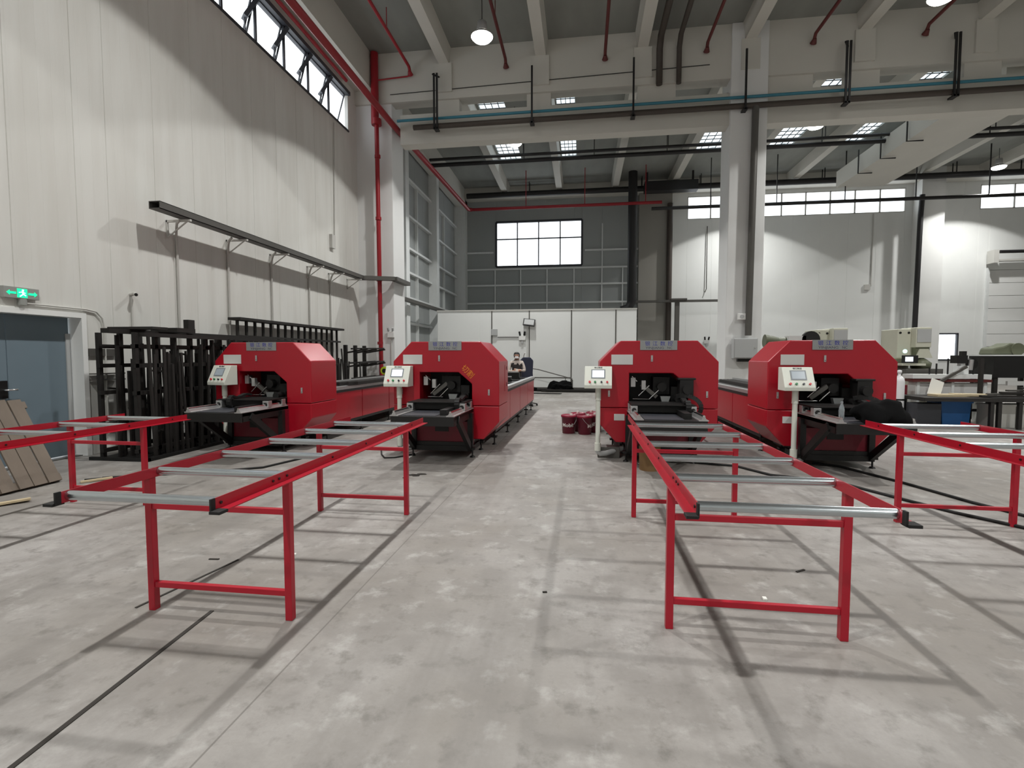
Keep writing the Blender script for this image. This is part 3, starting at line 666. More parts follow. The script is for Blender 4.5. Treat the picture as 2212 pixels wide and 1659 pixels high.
    for s in (-1, 1):
        share('lg', lambda: B(-.04, .04, -.24, -.16, .18, .70), 'black', 'post', t, loc=(s * .46, 0, 0))
        share('st', lambda: MB().bar((0, -.2, .14), (0, -1.0, .70), .06, .10), 'black', 'strut', t, loc=(s * .455, 0, 0))
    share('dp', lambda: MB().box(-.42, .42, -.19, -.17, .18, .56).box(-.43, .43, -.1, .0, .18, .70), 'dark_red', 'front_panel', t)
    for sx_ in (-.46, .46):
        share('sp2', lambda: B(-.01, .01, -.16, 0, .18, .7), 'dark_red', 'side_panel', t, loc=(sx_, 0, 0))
    share('bw', lambda: B(-.12, .1, -.2, -.185, .40, .54), 'black', 'bracket_plate', t)
    # rear bed
    for s in (-1, 1):
        for k in range(4):
            share('bp', lambda: B(-.012, .012, .012, 1.536, .30, .90), 'red', 'bed_panel', t, loc=(s * .672, .9 + k * 1.548, 0), bevel=.006)
        tr = share('tr%d' % s, lambda: MB().prism([(s * .69, .93), (s * .69, .99), (s * .60, .995), (s * .60, .93)], 'y', .9, 7.1), 'alu', 'bed_rail', t)
        share('bb%d' % s, lambda: B(min(s * .60, s * .692), max(s * .60, s * .692), .9, 7.1, .88, .93), 'black', 'bed_edge', t)
        for y in (1.0, 2.5, 4.1, 5.7, 6.9):
            ft = share('ft', lambda: MB().cyl((0, 0, .02), (0, 0, .30), .013, 8).box(-.05, .05, -.05, .05, .13, .16), 'black', 'foot_screw', t, loc=(s * .62, y, 0))
            share('fp', lambda: MB().cyl((0, 0, 0), (0, 0, .022), .045, 12, .03), 'black_steel', 'foot_pad', ft)
        for y in (-.2, .45):
            ft = share('ft', lambda: MB(), 'black', 'foot_screw', t, loc=(s * .49, y, 0))
            share('fp', lambda: MB(), 'black_steel', 'foot_pad', ft)
    share('dk', lambda: MB().box(-.62, .62, .9, 7.08, .86, .93).box(-.66, .66, .9, 7.08, .24, .32).box(-.655, .655, .9, 7.1, .3, .9), 'black', 'bed_deck', t)
    # operator panel on its pole
    ppx, ppy = pole
    pz = 1.11
    pn = thing('operator_panel', '', '', (0, 0, 0))
    for k in ('label', 'category'): del pn[k]
    pn.parent = t; pn.location = (ppx, ppy, 0); pn.rotation_euler = (0, 0, panel_yaw)
    PR = [(-.16, 0), (-.165, .05), (-.03, .33), (.09, .33), (.09, 0)]
    bx = share('pn', lambda: MB().prism(PR, 'x', -.205, .205), 'cream', 'panel_case', pn, loc=(0.0, 0, pz), bevel=.006)
    tilt = math.atan2(.28, .135)
    def onface(u, v, d=0.0):   # u along x, v from bottom of the slope 0..1
        y = -.165 + .135 * v; z = .05 + .28 * v; nrm = (-math.sin(tilt), math.cos(tilt)); return (u, y + nrm[0] * d, z + nrm[1] * d)
    fx = (tilt, 0, 0)
    share('bz', lambda: B(-.105, .105, -.075, .075, -.003, .004), 'bezel', 'screen_bezel', pn, loc=(onface(0, .60)[0], onface(0, .60)[1], onface(0, .60)[2] + pz), rot=fx)
    sn = share('scr' + screen, lambda: B(-.088, .088, -.058, .058, .004, .006), screen, 'screen', pn, loc=(onface(0, .60)[0], onface(0, .60)[1], onface(0, .60)[2] + pz), rot=fx)
    for u, m, r in ((-.125, 'btn_red', .017), (-.045, 'btn_green', .016), (.05, 'btn_black', .014), (.135, 'btn_red', .015)):
        p = onface(u, .16); share('bt' + m + str(r), lambda: MB().cyl((0, 0, 0), (0, 0, .022), r, 12), m, 'button', pn, loc=(p[0], p[1], p[2] + pz), rot=fx)
    if 'tx3' not in MESH:
        a = text('lettering', '银江数控', .03, 'ink_grey', pn, (0, 0, 0), fx, width=.12); MESH['tx3'] = a.data; COL.objects.unlink(a); bpy.data.objects.remove(a)
    p = onface(0, .93, .002); o = bpy.data.objects.new('lettering', MESH['tx3']); COL.objects.link(o); o.parent = pn; o.location = (p[0], p[1], p[2] + pz); o.rotation_euler = fx
    share('pole', lambda: MB().cyl((0, 0, .16), (0, 0, 1.11), .035, 16).cyl((0, 0, .92), (0, 0, 1.11), .043, 16).cyl((0, 0, .14), (0, 0, .26), .048, 16), 'cream', 'pole', pn)
    ex = -.45 - ppx
    MB().tube([(0, 0, .2), (.0, 0, .13), (.04, .02, .09), (.12, .06, .09), (ex, .28 - ppy, .14)], .04, 12).build('elbow_pipe', 'box_grey', pn)
    return t
m1 = machine(-5.42, 'red machine standing beside the black steel racks', (-.64, -.1), kind=1, panel_yaw=-.25)
m2 = machine(-2.2, 'red machine with yellow characters beside its opening', (-.74, -.12), yaw=-.012, kind=2, screen='screen_on')
m3 = machine(1.155, 'red machine standing beside the maroon oil buckets', (-.91, -.12), kind=3, panel_yaw=-.05, screen='screen_on')
m4 = machine(3.62, 'red machine with a black jacket on its front bed', (-.60, -.28), kind=4)
text('lettering', '切割', .12, 'yellow', m2, (.37, -.004, 1.345), (HP, math.radians(45), 0))
for a in (B(.884, .888, .55, .78, 1.0, 1.45),): a.build('access_door', 'red', m2, bevel=.002)
for z in (1.08, 1.36): B(.888, .893, .72, .745, z, z + .06).build('door_catch', 'black', m2)

for k, (yy, ww2, hh) in enumerate(((1.3, .3, .16), (2.2, .22, .1), (3.6, .26, .14), (5.0, .3, .12), (6.3, .34, .2))):
    MB().box(-.1, ww2, yy, yy + .25, .93, .93 + hh).cyl((.0, yy + .1, .97), (.55, yy + .1, .97), .02, 8).build('clamp', 'black_steel', m2, bevel=.006)
    B(.1, .3, yy + .05, yy + .2, .93 + hh, .95 + hh).build('clamp_plate', 'alu', m2)
# ---- things lying on the machines
tag(MB().lathe([(.02, 0), (.032, .005), (.033, .12), (.028, .16), (.014, .2), (.013, .215), (.016, .217), (.016, .232), (.004, .234)], 16).build('water_bottle', 'bottle', loc=(3.27, 6.93, .79)), 'clear plastic water bottle standing on the machine bed', 'bottle')
bm = bmesh.new(); bmesh.ops.create_icosphere(bm, subdivisions=4, radius=1)
for v in bm.verts:
    c = v.co.copy(); r = 1 + .12 * math.sin(5 * c.x + 2 * c.y) + .10 * math.sin(7 * c.y + 3 * c.z) + .06 * math.sin(11 * c.x - 6 * c.z)
    v.co = Vector((c.x * .28 * r, c.y * .24 * r, max(-.6, c.z) * .16 * r))
    if v.co.y < -.12: v.co.z -= (-.12 - v.co.y) * 1.1
for f in bm.faces: f.smooth = True
me = bpy.data.meshes.new('black_jacket'); bm.to_mesh(me); bm.free(); me.materials.append(MATS['cloth_black'])
o = bpy.data.objects.new('black_jacket', me); COL.objects.link(o); o.location = (3.76, 6.98, .875); tag(o, 'crumpled black jacket thrown over the machine bed', 'jacket')
def bars(spec, lab, grp):
    for (p, q, wdt, h) in spec: tag(MB().bar(p, q, wdt, h).build('steel_bar', 'rack_steel'), lab, 'steel bar', grp)
bars([((-4.95 + .1 * k, 9.4 + .2 * k, 1.035), (-4.9 + .09 * k, 12.6 + .3 * k, 1.035), .05, .07) for k in range(4)], 'black steel profile lying on the bed of the machine by the racks', 'steel profiles on the machine bed')
bars([((3.1 + .09 * k, 9.2, 1.035), (3.15 + .08 * k, 12.2, 1.035), .05, .07) for k in range(4)], 'dark steel profile lying on the bed of the machine with the jacket', 'steel profiles on the second machine bed')

# ================================================================== BUCKETS
def bucket(x, y, rz, label):
    t = thing('oil_bucket', label, 'bucket', (x, y, 0), rz, 'maroon oil buckets on the floor')
    MB().lathe([(.125, 0), (.132, .01), (.148, .33), (.158, .335), (.158, .36), (.15, .365)], 24).build('body', 'maroon', t)
    l = MB().lathe([(.162, .345), (.162, .375), (.15, .383), (.14, .372), (.03, .372)], 24).build('lid', 'maroon_lid', t)
    MB().cyl((.06, -.05, .37), (.06, -.05, .41), .03, 12).build('spout_cap', 'paper', l)
    MB().tube([(.158, 0, .34), (.165, -.06, .27), (.13, -.12, .2), (0, -.17, .16), (-.13, -.12, .2), (-.165, -.06, .27), (-.158, 0, .34)], .003, 6).build('handle', 'box_grey', t)
    text('lettering', 'Mobil', .105, 'paper', t, (0, -.1425, .175), (HP, 0, 0), width=.235, depth=.001, bend=.1425, bold=.001)
bucket(-.27, 10.55, -.15, 'maroon oil bucket whose white lettering faces the aisle')
bucket(.06, 10.45, 1.25, 'maroon oil bucket touching the lettered one, lettering turned aside')
bucket(.27, 10.78, -.9, 'maroon oil bucket half hidden by the grey panel pole')
bucket(-.08, 10.93, 2.4, 'maroon oil bucket in the rear of the cluster, wedged between the others')
bucket(.25, 11.16, 2.9, 'maroon oil bucket at the very back of the cluster')

# ================================================================== LEFT SIDE: PALLET, RACKS
pa = thing('wooden_pallet', 'weathered wooden pallet leaning beside the steel door', 'pallet', (-6.55, 4.95, .02), 0)
lean = .47
def pl(u, v, d): # u along Y, v up the slope, d out from the slope
    return (-v * math.sin(lean) + d * math.cos(lean), u, v * math.cos(lean) + d * math.sin(lean))
for k, (u, hh) in enumerate(((-.62, 1.14), (-.43, 1.12), (-.22, 1.16), (-.02, 1.18), (.17, 1.13), (.33, 1.16), (.5, 1.15))):
    MB().bar(pl(u, 0.01, 0), pl(u - .03, hh, 0), .15, .02, (math.cos(lean), 0, math.sin(lean))).build('plank', 'wood', pa)
for v in (.06, .57, 1.08): MB().bar(pl(-.72, v, -.05), pl(.6, v, -.05), .09, .08, (math.cos(lean), 0, math.sin(lean))).build('stringer', 'wood', pa)
for k, (a, b) in enumerate((((-6.42, 4.2, .015), (-6.05, 4.75, .02)), ((-6.3, 4.3, .015), (-6.0, 4.72, .035)), ((-6.1, 4.0, .015), (-6.15, 4.5, .02)), ((-6.25, 5.5, .015), (-6.05, 5.75, .02)))):
    tag(MB().bar(a, b, .06, .02).build('wood_offcut', 'pale_wood'), 'pale wood offcut lying on the floor near the pallet', 'wood offcut', 'pale wood offcuts on the floor')

rk = thing('storage_rack', 'tall black steel rack of upright bars by the left wall', 'rack', (-7.1, 6.75, 0))
B(-.1, .05, 0, 4.2, 1.95, 2.02).build('top_beam', 'rack_steel', rk); B(.35, .45, .2, 4.3, 1.90, 1.96).build('top_beam', 'rack_steel', rk)
B(-.35, .45, .35, .65, 2.02, 2.06).build('top_plate', 'rack_steel', rk); B(-.1, .4, .9, 1.3, 2.0, 2.07).build('top_plate', 'rack_steel', rk); B(.0, .1, 1.5, 1.65, 2.0, 2.25).build('stub_post', 'rack_steel', rk)
for z in (1.72, 1.42, 1.0, .5, .1):
    B(.3, .36, .1, 4.2, z, z + .06).build('cross_rail', 'rack_steel', rk); B(-.3, -.24, .1, 4.2, z, z + .06).build('cross_rail', 'rack_steel', rk)
for k in range(34):
    y = .15 + 3.9 * random.random(); z = random.uniform(.25, 1.85); x = random.choice((-.28, .36)); MB().bar((x, y, z), (x, y + random.uniform(.15, .4), z + random.uniform(-.08, .08)), .03, .03).build('tie_bar', 'rack_steel', rk)
for k in range(12):
    y = .15 + k * .365
    for x in (-.3, .33): B(x - .03, x + .03, y - .03, y + .03, 0, 1.96).build('upright', 'rack_steel', rk)
MB().box(-.4, .62, 0, .05, 0, .05).box(.57, .62, 0, 4.6, 0, .05).box(-.4, .6, .05, 4.6, 0, .012).build('floor_tray', 'black_steel', rk)
for k in range(112):
    x = random.choice((random.uniform(-7.26, -6.9), random.uniform(-7.26, -6.9), random.uniform(-6.70, -6.58))); y = 6.95 + 4.0 * (k + random.random()) / 112; h = random.uniform(1.35, 1.93); dx = random.uniform(-.05, .04); dy = random.uniform(-.07, .07); ww_ = random.choice((.022, .03, .035, .045, .06))
    tag(MB().bar((x, y, .015), (x + dx, y + dy, h), ww_, random.choice((.02, .04, .05))).build('standing_bar', 'rack_steel'), 'black steel bar standing in the tall rack by the left wall', 'steel bar', 'bars standing in the storage rack')
rk2 = thing('frame_rack', 'higher black rack with a row of thin posts behind the red machine', 'rack', (-7.7, 10.35, 0))
B(-.11, .2, 0, 4.95, 2.40, 2.46).build('top_plate', 'rack_steel', rk2)
for k in range(16): B(.0, .05, .1 + k * .31, .15 + k * .31, 0, 2.40).build('upright', 'rack_steel', rk2)
for z in (2.02, 1.3, .6): B(.05, .1, .05, 4.9, z, z + .05).build('cross_rail', 'rack_steel', rk2)
for k in range(26):
    y = 11.2 + 3.9 * (k + random.random()) / 26; x = -7.4 + random.uniform(0, .6); h = random.uniform(1.3, 2.0)
    tag(MB().bar((x, y, .015), (x + random.uniform(-.15, .05), y + random.uniform(-.12, .12), h), .03, .04).build('standing_bar', 'rack_steel'), 'black steel bar standing against the higher rack behind the machine', 'steel bar', 'bars against the frame rack')
rk3 = thing('cantilever_rack', 'black cantilever rack with sloping arms near the corner column', 'rack', (-7.45, 15.25, 0))
for y in (0, .7, 1.4):
    B(-.05, .05, y - .05, y + .05, 0, 1.95).build('upright', 'rack_steel', rk3)
    for z in (.75, 1.25, 1.7): MB().bar((0, y, z), (.75, y, z + .12), .05, .05).build('arm', 'rack_steel', rk3)
B(-.05, .7, -.1, 1.5, 0, .05).build('base', 'rack_steel', rk3)
for k in range(9):
    z = (.83, 1.33, 1.78)[k % 3] + .05; x = -7.3 + .16 * (k // 3) + .05
    tag(MB().bar((x, 15.25 - .12 * (k % 2), z + .0), (x + .1, 16.85, z + .03), .05, .05).build('steel_bar', 'rack_steel'), 'black steel bar resting on the cantilever rack arms', 'steel bar', 'bars on the cantilever rack')
tg_ = thing('lime_reel', 'small lime green reel beside the cantilever rack', 'reel', (-6.3, 15.6, 1.0)); 
MB().cyl((0, -.03, .13), (0, .03, .13), .13, 16).build('disc', 'lime', tg_); MB().cyl((0, -.05, .13), (0, .05, .13), .07, 16).build('hub', 'black', tg_); B(-.03, .03, -.02, .02, -1.0, .05).build('stand', 'black', tg_)
wc = thing('wall_shelf', 'narrow dark shelf on the wall between door and rack', 'shelf', (-7.88, 7.16, 1.3))
B(0, .16, 0, .5, .0, .02).build('board', 'tray_grey', wc); B(0, .16, 0, .5, -.1, -.08).build('board', 'tray_grey', wc); B(0, .02, 0, .5, .3, .42).build('backing', 'tray_grey', wc)
pipe('floor_cable', [(-6.3, 5.6, .015), (-5.8, 5.95, .015), (-5.2, 6.15, .015), (-4.5, 6.6, .015), (-4.3, 7.3, .015)], .015, 'rubber', 'black cable lying on the floor near the pallet', 'cable')
pipe('floor_cable', [(-6.2, 5.75, .012), (-5.7, 6.0, .012), (-5.1, 6.25, .012), (-4.7, 6.5, .012)], .012, 'rubber', 'thinner black cable beside the cable near the pallet', 'cable')

# ================================================================== FLOOR BITS
tag(B(-.0125, .0125, 0, 1.9, .0, .004).build('floor_strip', 'strip', loc=(-2.13, .92, .0005), rot=(0, 0, .085)), 'thin straight black strip on the floor before the roller table', 'strip')
tag(B(-.009, .009, 0, .8, .0, .004).build('floor_strip', 'strip', loc=(-2.80, 2.78, .0005), rot=(0, 0, -.17)), 'short thin black strip on the floor at a table leg', 'strip')
pipe('air_hose', [(1.35, 7.9, .016), (1.75, 7.75, .016), (2.2, 7.62, .016), (2.5, 7.1, .016), (2.85, 6.95, .016), (3.22, 6.74, .016), (3.52, 6.1, .016), (3.75, 5.63, .016), (4.06, 5.21, .016), (4.3, 4.9, .016)], .016, 'rubber', 'black hose snaking from one machine across the floor to another', 'hose')
pipe('power_cable', [(3.4, 8.0, .016), (3.68, 7.78, .016), (3.99, 6.9, .016), (4.2, 6.05, .016), (4.37, 5.6, .016), (4.75, 5.0, .016)], .016, 'rubber', 'black cable running out from under the machine with the jacket', 'cable')
pipe('power_cable', [(-2.7, 7.9, .012), (-2.75, 7.75, .012), (-2.9, 7.55, .012), (-3.05, 7.5, .012), (-3.2, 7.75, .012), (-3.35, 8.1, .012)], .012, 'rubber', 'black cable looping under the machine with yellow lettering', 'cable')
for k, (x, y, s) in enumerate(((-2.24, 6.5, .07), (-2.14, 6.55, .06), (-2.19, 6.46, .05), (-2.3, 6.32, .025))):
    pts = [(s * random.uniform(.6, 1.3) * math.cos(a), s * random.uniform(.4, 1.0) * math.sin(a)) for a in [2 * math.pi * i / 9 for i in range(9)]]
    tag(MB().prism(pts, 'z', 0, .006).build('floor_scrap', 'strip', loc=(x, y, .001)), 'dark scrap lying on the aisle floor', 'scrap', 'dark scraps on the aisle floor')
for k, (x, y, a, l) in enumerate(((1.62, 3.95, .6, .09), (-.24, 3.35, .2, .03), (-2.86, 3.55, .1, .08))):
    tag(B(-l / 2, l / 2, -.008, .008, 0, .006).build('floor_chip', 'strip', loc=(x, y, .001), rot=(0, 0, a)), ('dark splinter lying under the roller table', 'dark crumb lying in the open aisle', 'dark splinter lying between two roller tables')[k], 'splinter')
for k, (x, y, l) in enumerate(((-.78, 9.6, .035), (-2.28, 3.72, .02), (.2, 13.5, .06), (1.2, 3.45, .035))):
    tag(B(-l / 2, l / 2, -.012, .012, 0, .012).build('paper_scrap', 'paper', loc=(x, y, .001), rot=(0, 0, .5 * k)), 'tiny white scrap of paper on the floor', 'scrap', 'white scraps on the floor')
tag(MB().cyl((0, 0, 0), (0, 0, .34), .14, 20, .15).build('wood_block', 'box_tan', loc=(.95, 7.28, 0)), 'brown round drum below the bed of the machine by the buckets', 'drum')
tag(B(-.17, .17, -.12, .12, 0, .17).build('steel_box', 'tray_grey', loc=(.42, 8.15, 0), bevel=.004), 'grey steel box on the floor under the panel pole', 'box')

# ================================================================== FAR END: PERSON, STOOL, BARRIER, PILES
def person(x, y, rz):
    t = thing('person', 'person in pale coat, dark apron and white mask with folded arms', 'person', (x, y, 0), rz)
    # skeleton facing -Y
    J = {'pel': (0, 0, .92, .15), 'sp': (0, .01, 1.12, .145), 'ch': (0, .0, 1.32, .16), 'nk': (0, .01, 1.46, .06), 'hd0': (0, -.01, 1.54, .075), 'hd1': (0, -.01, 1.62, .085), 'hd2': (0, 0, 1.68, .06),
         'shL': (.17, .01, 1.39, .07), 'elL': (.25, -.06, 1.14, .05), 'wrL': (.03, -.2, 1.17, .035), 'hL': (-.09, -.2, 1.19, .035), 'shR': (-.17, .01, 1.39, .07), 'elR': (-.25, -.06, 1.12, .05), 'wrR': (-.02, -.23, 1.13, .035), 'hR': (.09, -.23, 1.13, .035),
         'hipL': (.09, 0, .86, .1), 'knL': (.1, -.01, .48, .07), 'anL': (.1, .02, .09, .045), 'toL': (.11, -.13, .04, .04), 'hipR': (-.09, 0, .86, .1), 'knR': (-.1, -.01, .48, .07), 'anR': (-.1, .02, .09, .045), 'toR': (-.11, -.13, .04, .04)}
    E = [('pel', 'sp'), ('sp', 'ch'), ('ch', 'nk'), ('nk', 'hd0'), ('hd0', 'hd1'), ('hd1', 'hd2'), ('ch', 'shL'), ('shL', 'elL'), ('elL', 'wrL'), ('wrL', 'hL'), ('ch', 'shR'), ('shR', 'elR'), ('elR', 'wrR'), ('wrR', 'hR'), ('pel', 'hipL'), ('hipL', 'knL'), ('knL', 'anL'), ('anL', 'toL'), ('pel', 'hipR'), ('hipR', 'knR'), ('knR', 'anR'), ('anR', 'toR')]
    ks = list(J)
    me = bpy.data.meshes.new('body'); me.from_pydata([J[k][:3] for k in ks], [(ks.index(a), ks.index(b)) for a, b in E], [])
    o = bpy.data.objects.new('body', me); COL.objects.link(o)
    sk = o.modifiers.new('skin', 'SKIN'); sub = o.modifiers.new('sub', 'SUBSURF'); sub.levels = 2; sub.render_levels = 2
    for i, k in enumerate(ks):
        r = J[k][3]; me.skin_vertices[0].data[i].radius = (r, r * (.75 if k in ('pel', 'sp', 'ch') else 1)); me.skin_vertices[0].data[i].use_root = (k == 'pel')
    dg = bpy.context.evaluated_depsgraph_get(); me2 = bpy.data.meshes.new_from_object(o.evaluated_get(dg)); COL.objects.unlink(o); bpy.data.objects.remove(o)
    me2.materials.clear()
    for m in ('coat', 'skin', 'apron', 'navy'): me2.materials.append(MATS[m])
    for p in me2.polygons:
        c = p.center; p.use_smooth = True
        if c.z > 1.475: p.material_index = 1
        elif c.z < .95: p.material_index = 3
        elif abs(c.x) < .18 and c.y < -.0 and c.y > -.15 and c.z < 1.36: p.material_index = 2
        elif c.y < -.17 and (c.x < -.03 and c.z > 1.15 or c.x > .05): p.material_index = 1
        else: p.material_index = 0
    b = bpy.data.objects.new('body', me2); COL.objects.link(b); b.parent = t
    MB().lathe([(.02, 1.53), (.085, 1.55), (.098, 1.62), (.09, 1.68), (.055, 1.715), (.01, 1.725)], 16, (0, .012, 0)).build('hair', 'hair', t)
    MB().prism([(-.06, 1.52), (.06, 1.52), (.065, 1.56), (.05, 1.59), (-.05, 1.59), (-.065, 1.56)], 'y', -.105, -.07).build('face_mask', 'mask', t, bevel=.02)
    MB().prism([(-.07, 1.595), (.07, 1.595), (.07, 1.645), (-.07, 1.645)], 'y', -.098, -.07).build('face', 'skin', t, bevel=.015)
    for s in (-1, 1): MB().cyl((s * .033, -.098, 1.625), (s * .033, -.101, 1.625), .011, 8).build('eye', 'hair', t)
person(-2.02, 15.65, .1)
ch = thing('office_chair', 'black high-backed chair behind the red machine bed', 'chair', (-1.78, 16.35, 0), .3)
MB().prism([(-.24, .62), (.24, .62), (.2, 1.05), (.22, 1.45), (.12, 1.56), (-.12, 1.56), (-.22, 1.45), (-.2, 1.05)], 'y', .0, .1).build('backrest', 'navy', ch, bevel=.03)
B(-.26, .26, -.42, .05, .5, .6).build('seat', 'cloth_black', ch, bevel=.03); MB().cyl((0, -.18, .1), (0, -.18, .5), .04, 10).build('column', 'black', ch)
for k in range(5):
    a = 2 * math.pi * k / 5; MB().bar((0, -.18, .12), (.3 * math.cos(a), -.18 + .3 * math.sin(a), .06), .05, .03).cyl((.3 * math.cos(a), -.18 + .3 * math.sin(a), 0), (.3 * math.cos(a), -.18 + .3 * math.sin(a), .06), .025, 8).build('base_arm', 'black', ch)
br = thing('rail_barrier', 'low grey tubular barrier frame against the white partition', 'barrier', (-2.45, 23.4, 0))
MB().tube([(.2, 0, 0), (.2, 0, .52), (.28, 0, .6), (1.9, 0, .6), (2.0, 0, .5), (2.0, 0, 0)], .03, 8).build('hoop', 'tray_grey', br); MB().tube([(-.25, .1, .0), (-.15, .1, .9), (.1, .1, 1.02), (.4, .1, .98), (2.0, .1, .55)], .022, 8).build('sloping_rail', 'tray_grey', br); MB().bar((1.55, 0, 0), (1.7, 0, .58), .03, .03).build('brace', 'tray_grey', br)
def lump(name, x, y, sx_, sy_, sz_, m, lab, cat):
    bm = bmesh.new(); bmesh.ops.create_icosphere(bm, subdivisions=3, radius=1)
    for v in bm.verts:
        c = v.co.copy(); r = 1 + .15 * math.sin(6 * c.x + 3 * c.y + x) + .1 * math.sin(9 * c.y + 5 * c.z); v.co = Vector((c.x * sx_ * r, c.y * sy_ * r, max(0, c.z + .3) / 1.3 * sz_ * r))
    me = bpy.data.meshes.new(name); bm.to_mesh(me); bm.free(); me.materials.append(MATS[m]); o = bpy.data.objects.new(name, me); COL.objects.link(o); o.location = (x, y, 0); tag(o, lab, cat)
lump('tarpaulin_heap', -.95, 22.9, .6, .35, .46, 'cloth_black', 'black heap of sheeting on the floor by the partition', 'heap')
lump('tarpaulin_heap', 1.35, 22.9, .7, .35, .42, 'cloth_black', 'second black heap of sheeting further along the partition', 'heap')
for k in range(6): tag(MB().bar((-2.6 + .2 * k, 23.2 - .16 * k, .04 + .05 * (k % 2)), (2.4 - .1 * k, 23.1 - .15 * k, .04 + .05 * (k % 2)), .1, .07).build('floor_beam', 'rack_steel'), 'long black steel section lying on the floor by the partition', 'steel bar', 'long sections by the partition')
tag(MB().prism([(-.7, 0), (.7, -.15), (.75, .05), (-.5, .3)], 'z', 0, .03).build('rubber_mat', 'rubber', loc=(-1.6, 21.4, .0)), 'black mat lying flat on the floor before the partition', 'mat')
tag(MB().tube([(0, 0, .9), (0, 0, 1.6), (.05, -.05, 1.7)], .02, 6).cyl((0, 0, 0), (0, 0, .03), .15, 12).tube([(0, 0, 0), (0, 0, 1)], .025, 6).build('stand_post', 'conduit', loc=(-1.95, 16.9, 0)), 'thin white stand post beside the black chair', 'stand')

# ================================================================== RIGHT SIDE: PRESSES, TABLES, CLUTTER
def press(x, y, label):
    t = thing('punch_press', label, 'press', (x, y, 0), 0, None)
    MB().prism([(-.1, 0), (.4, 0), (.4, 2.3), (-.35, 2.3), (-.35, 1.55), (-.1, 1.5)], 'x', -.32, .12).build('frame', 'beige', t, bevel=.015)
    B(.0, .36, -.55, .1, 1.82, 2.33).build('head', 'beige', t, bevel=.015); B(.02, .34, -.57, -.55, 1.95, 2.28).build('head_cover', 'box_grey', t)
    B(0.02, .34, -.52, -.1, 1.6, 1.82).build('ram', 'olive', t); MB().prism([(.0, 1.55), (.4, 1.55), (.3, 1.78), (.1, 1.78)], 'y', -.55, -.3).build('ram_shoe', 'beige', t)
    MB().lathe([(.02, 1.28), (.2, 1.28), (.22, 1.42), (.1, 1.52), (.05, 1.55)], 16, (.2, -.45, 0)).build('die', 'olive', t)
    B(-.35, .5, -.8, .1, 1.12, 1.28).build('bolster', 'tray_grey', t, bevel=.01); B(-.3, .45, -.7, .0, 0, 1.12).build('pedestal', 'beige', t)
    for dx in (-.26, -.06): MB().cyl((dx, -.36, 2.2), (dx, -.345, 2.2), .03, 10).build('bolt', 'black', t)
    return t
p1 = press(8.42, 14.8, 'pale punch press with a small lit screen beside the window')
hm = B(-.42, -.1, -.84, -.72, 1.42, 1.62).build('control_box', 'black', p1, bevel=.01); B(-.40, -.22, -.846, -.84, 1.46, 1.58).build('screen', 'screen_on', hm)
MB().cyl((-.28, -.6, 1.72), (-.28, -.62, 1.72), .05, 12).build('indicator_lamp', 'sign_white', p1); B(-.45, .1, -.8, -.1, 1.36, 1.41).build('arm', 'beige', p1)
press(6.5, 14.9, 'pale punch press showing only its head over the red machine')
dc = thing('decoiler', 'olive motor and reel unit rising behind the red machine', 'machine', (5.4, 14.2, 0))
B(-.5, .6, -.2, .3, 0, 1.85).build('stand', 'olive', dc); MB().cyl((-.65, 0, 2.0), (-.3, 0, 1.98), .17, 16, .11).build('horn', 'olive', dc); MB().cyl((-.3, 0, 1.98), (.0, 0, 1.98), .11, 14).build('motor', 'olive', dc)
B(-.12, .3, -.2, .1, 1.85, 2.12).build('control_case', 'label_white', dc); MB().cyl((.42, -.2, 2.02), (.42, -.1, 2.02), .22, 20).build('reel', 'black', dc); MB().cyl((.55, -.1, 2.02), (.55, 0, 2.02), .2, 20).build('reel_disc', 'beige', dc)
gc = thing('gas_cylinder', 'tall white gas cylinder standing behind the red machine', 'gas cylinder', (7.36, 13.0, 0))
MB().lathe([(.10, 0), (.11, .02), (.11, 1.0), (.095, 1.08), (.05, 1.13), (.03, 1.14), (.03, 1.2)], 20).build('body', 'gas_white', gc); MB().lathe([(.02, 1.19), (.045, 1.2), (.045, 1.26), (.02, 1.27)], 12).build('valve_cap', 'gas_white', gc); MB().cyl((0, 0, .56), (0, 0, .6), .113, 20).build('band', 'black', gc)
bt = thing('red_drum', 'red and black drum beside the white gas cylinder', 'drum', (7.66, 13.52, 0))
MB().cyl((0, 0, 0), (0, 0, .62), .16, 18).build('lower_body', 'black', bt); MB().cyl((0, 0, .62), (0, 0, .9), .16, 18).build('upper_body', 'dark_red', bt)
cb = tag(B(-.25, .25, -.2, .2, 0, .53).build('dark_cabinet', 'frame_dark', loc=(7.75, 12.75, 0), bevel=.01), 'dark square cabinet between gas cylinder and blue bin', 'cabinet')
bb = thing('blue_bin', 'blue plastic bin under the dark steel table', 'bin', (8.36, 12.9, 0))
MB().prism([(-.27, 0), (.27, 0), (.31, .56), (-.31, .56)], 'y', -.25, .25).build('body', 'bin_blue', bb, bevel=.01); B(-.33, .33, -.28, .28, .54, .58).build('rim', 'bin_blue', bb, bevel=.005)
wt = thing('work_table', 'long dark steel work table loaded with profiles', 'table', (7.5, 12.6, 0))
B(.0, 3.4, -.3, .7, .60, .68).build('top', 'rack_steel', wt)
for x in (1.35, 1.5, 1.9, 2.55, 2.85, 3.05):
    for y in (-.25, .62): B(x - .035, x + .035, y - .035, y + .035, 0, .6).build('leg', 'rack_steel', wt)
B(1.45, 1.52, .25, .32, .68, 1.55).build('post', 'rack_steel', wt); B(1.5, 3.3, .6, .66, .3, .36).build('rung', 'rack_steel', wt)
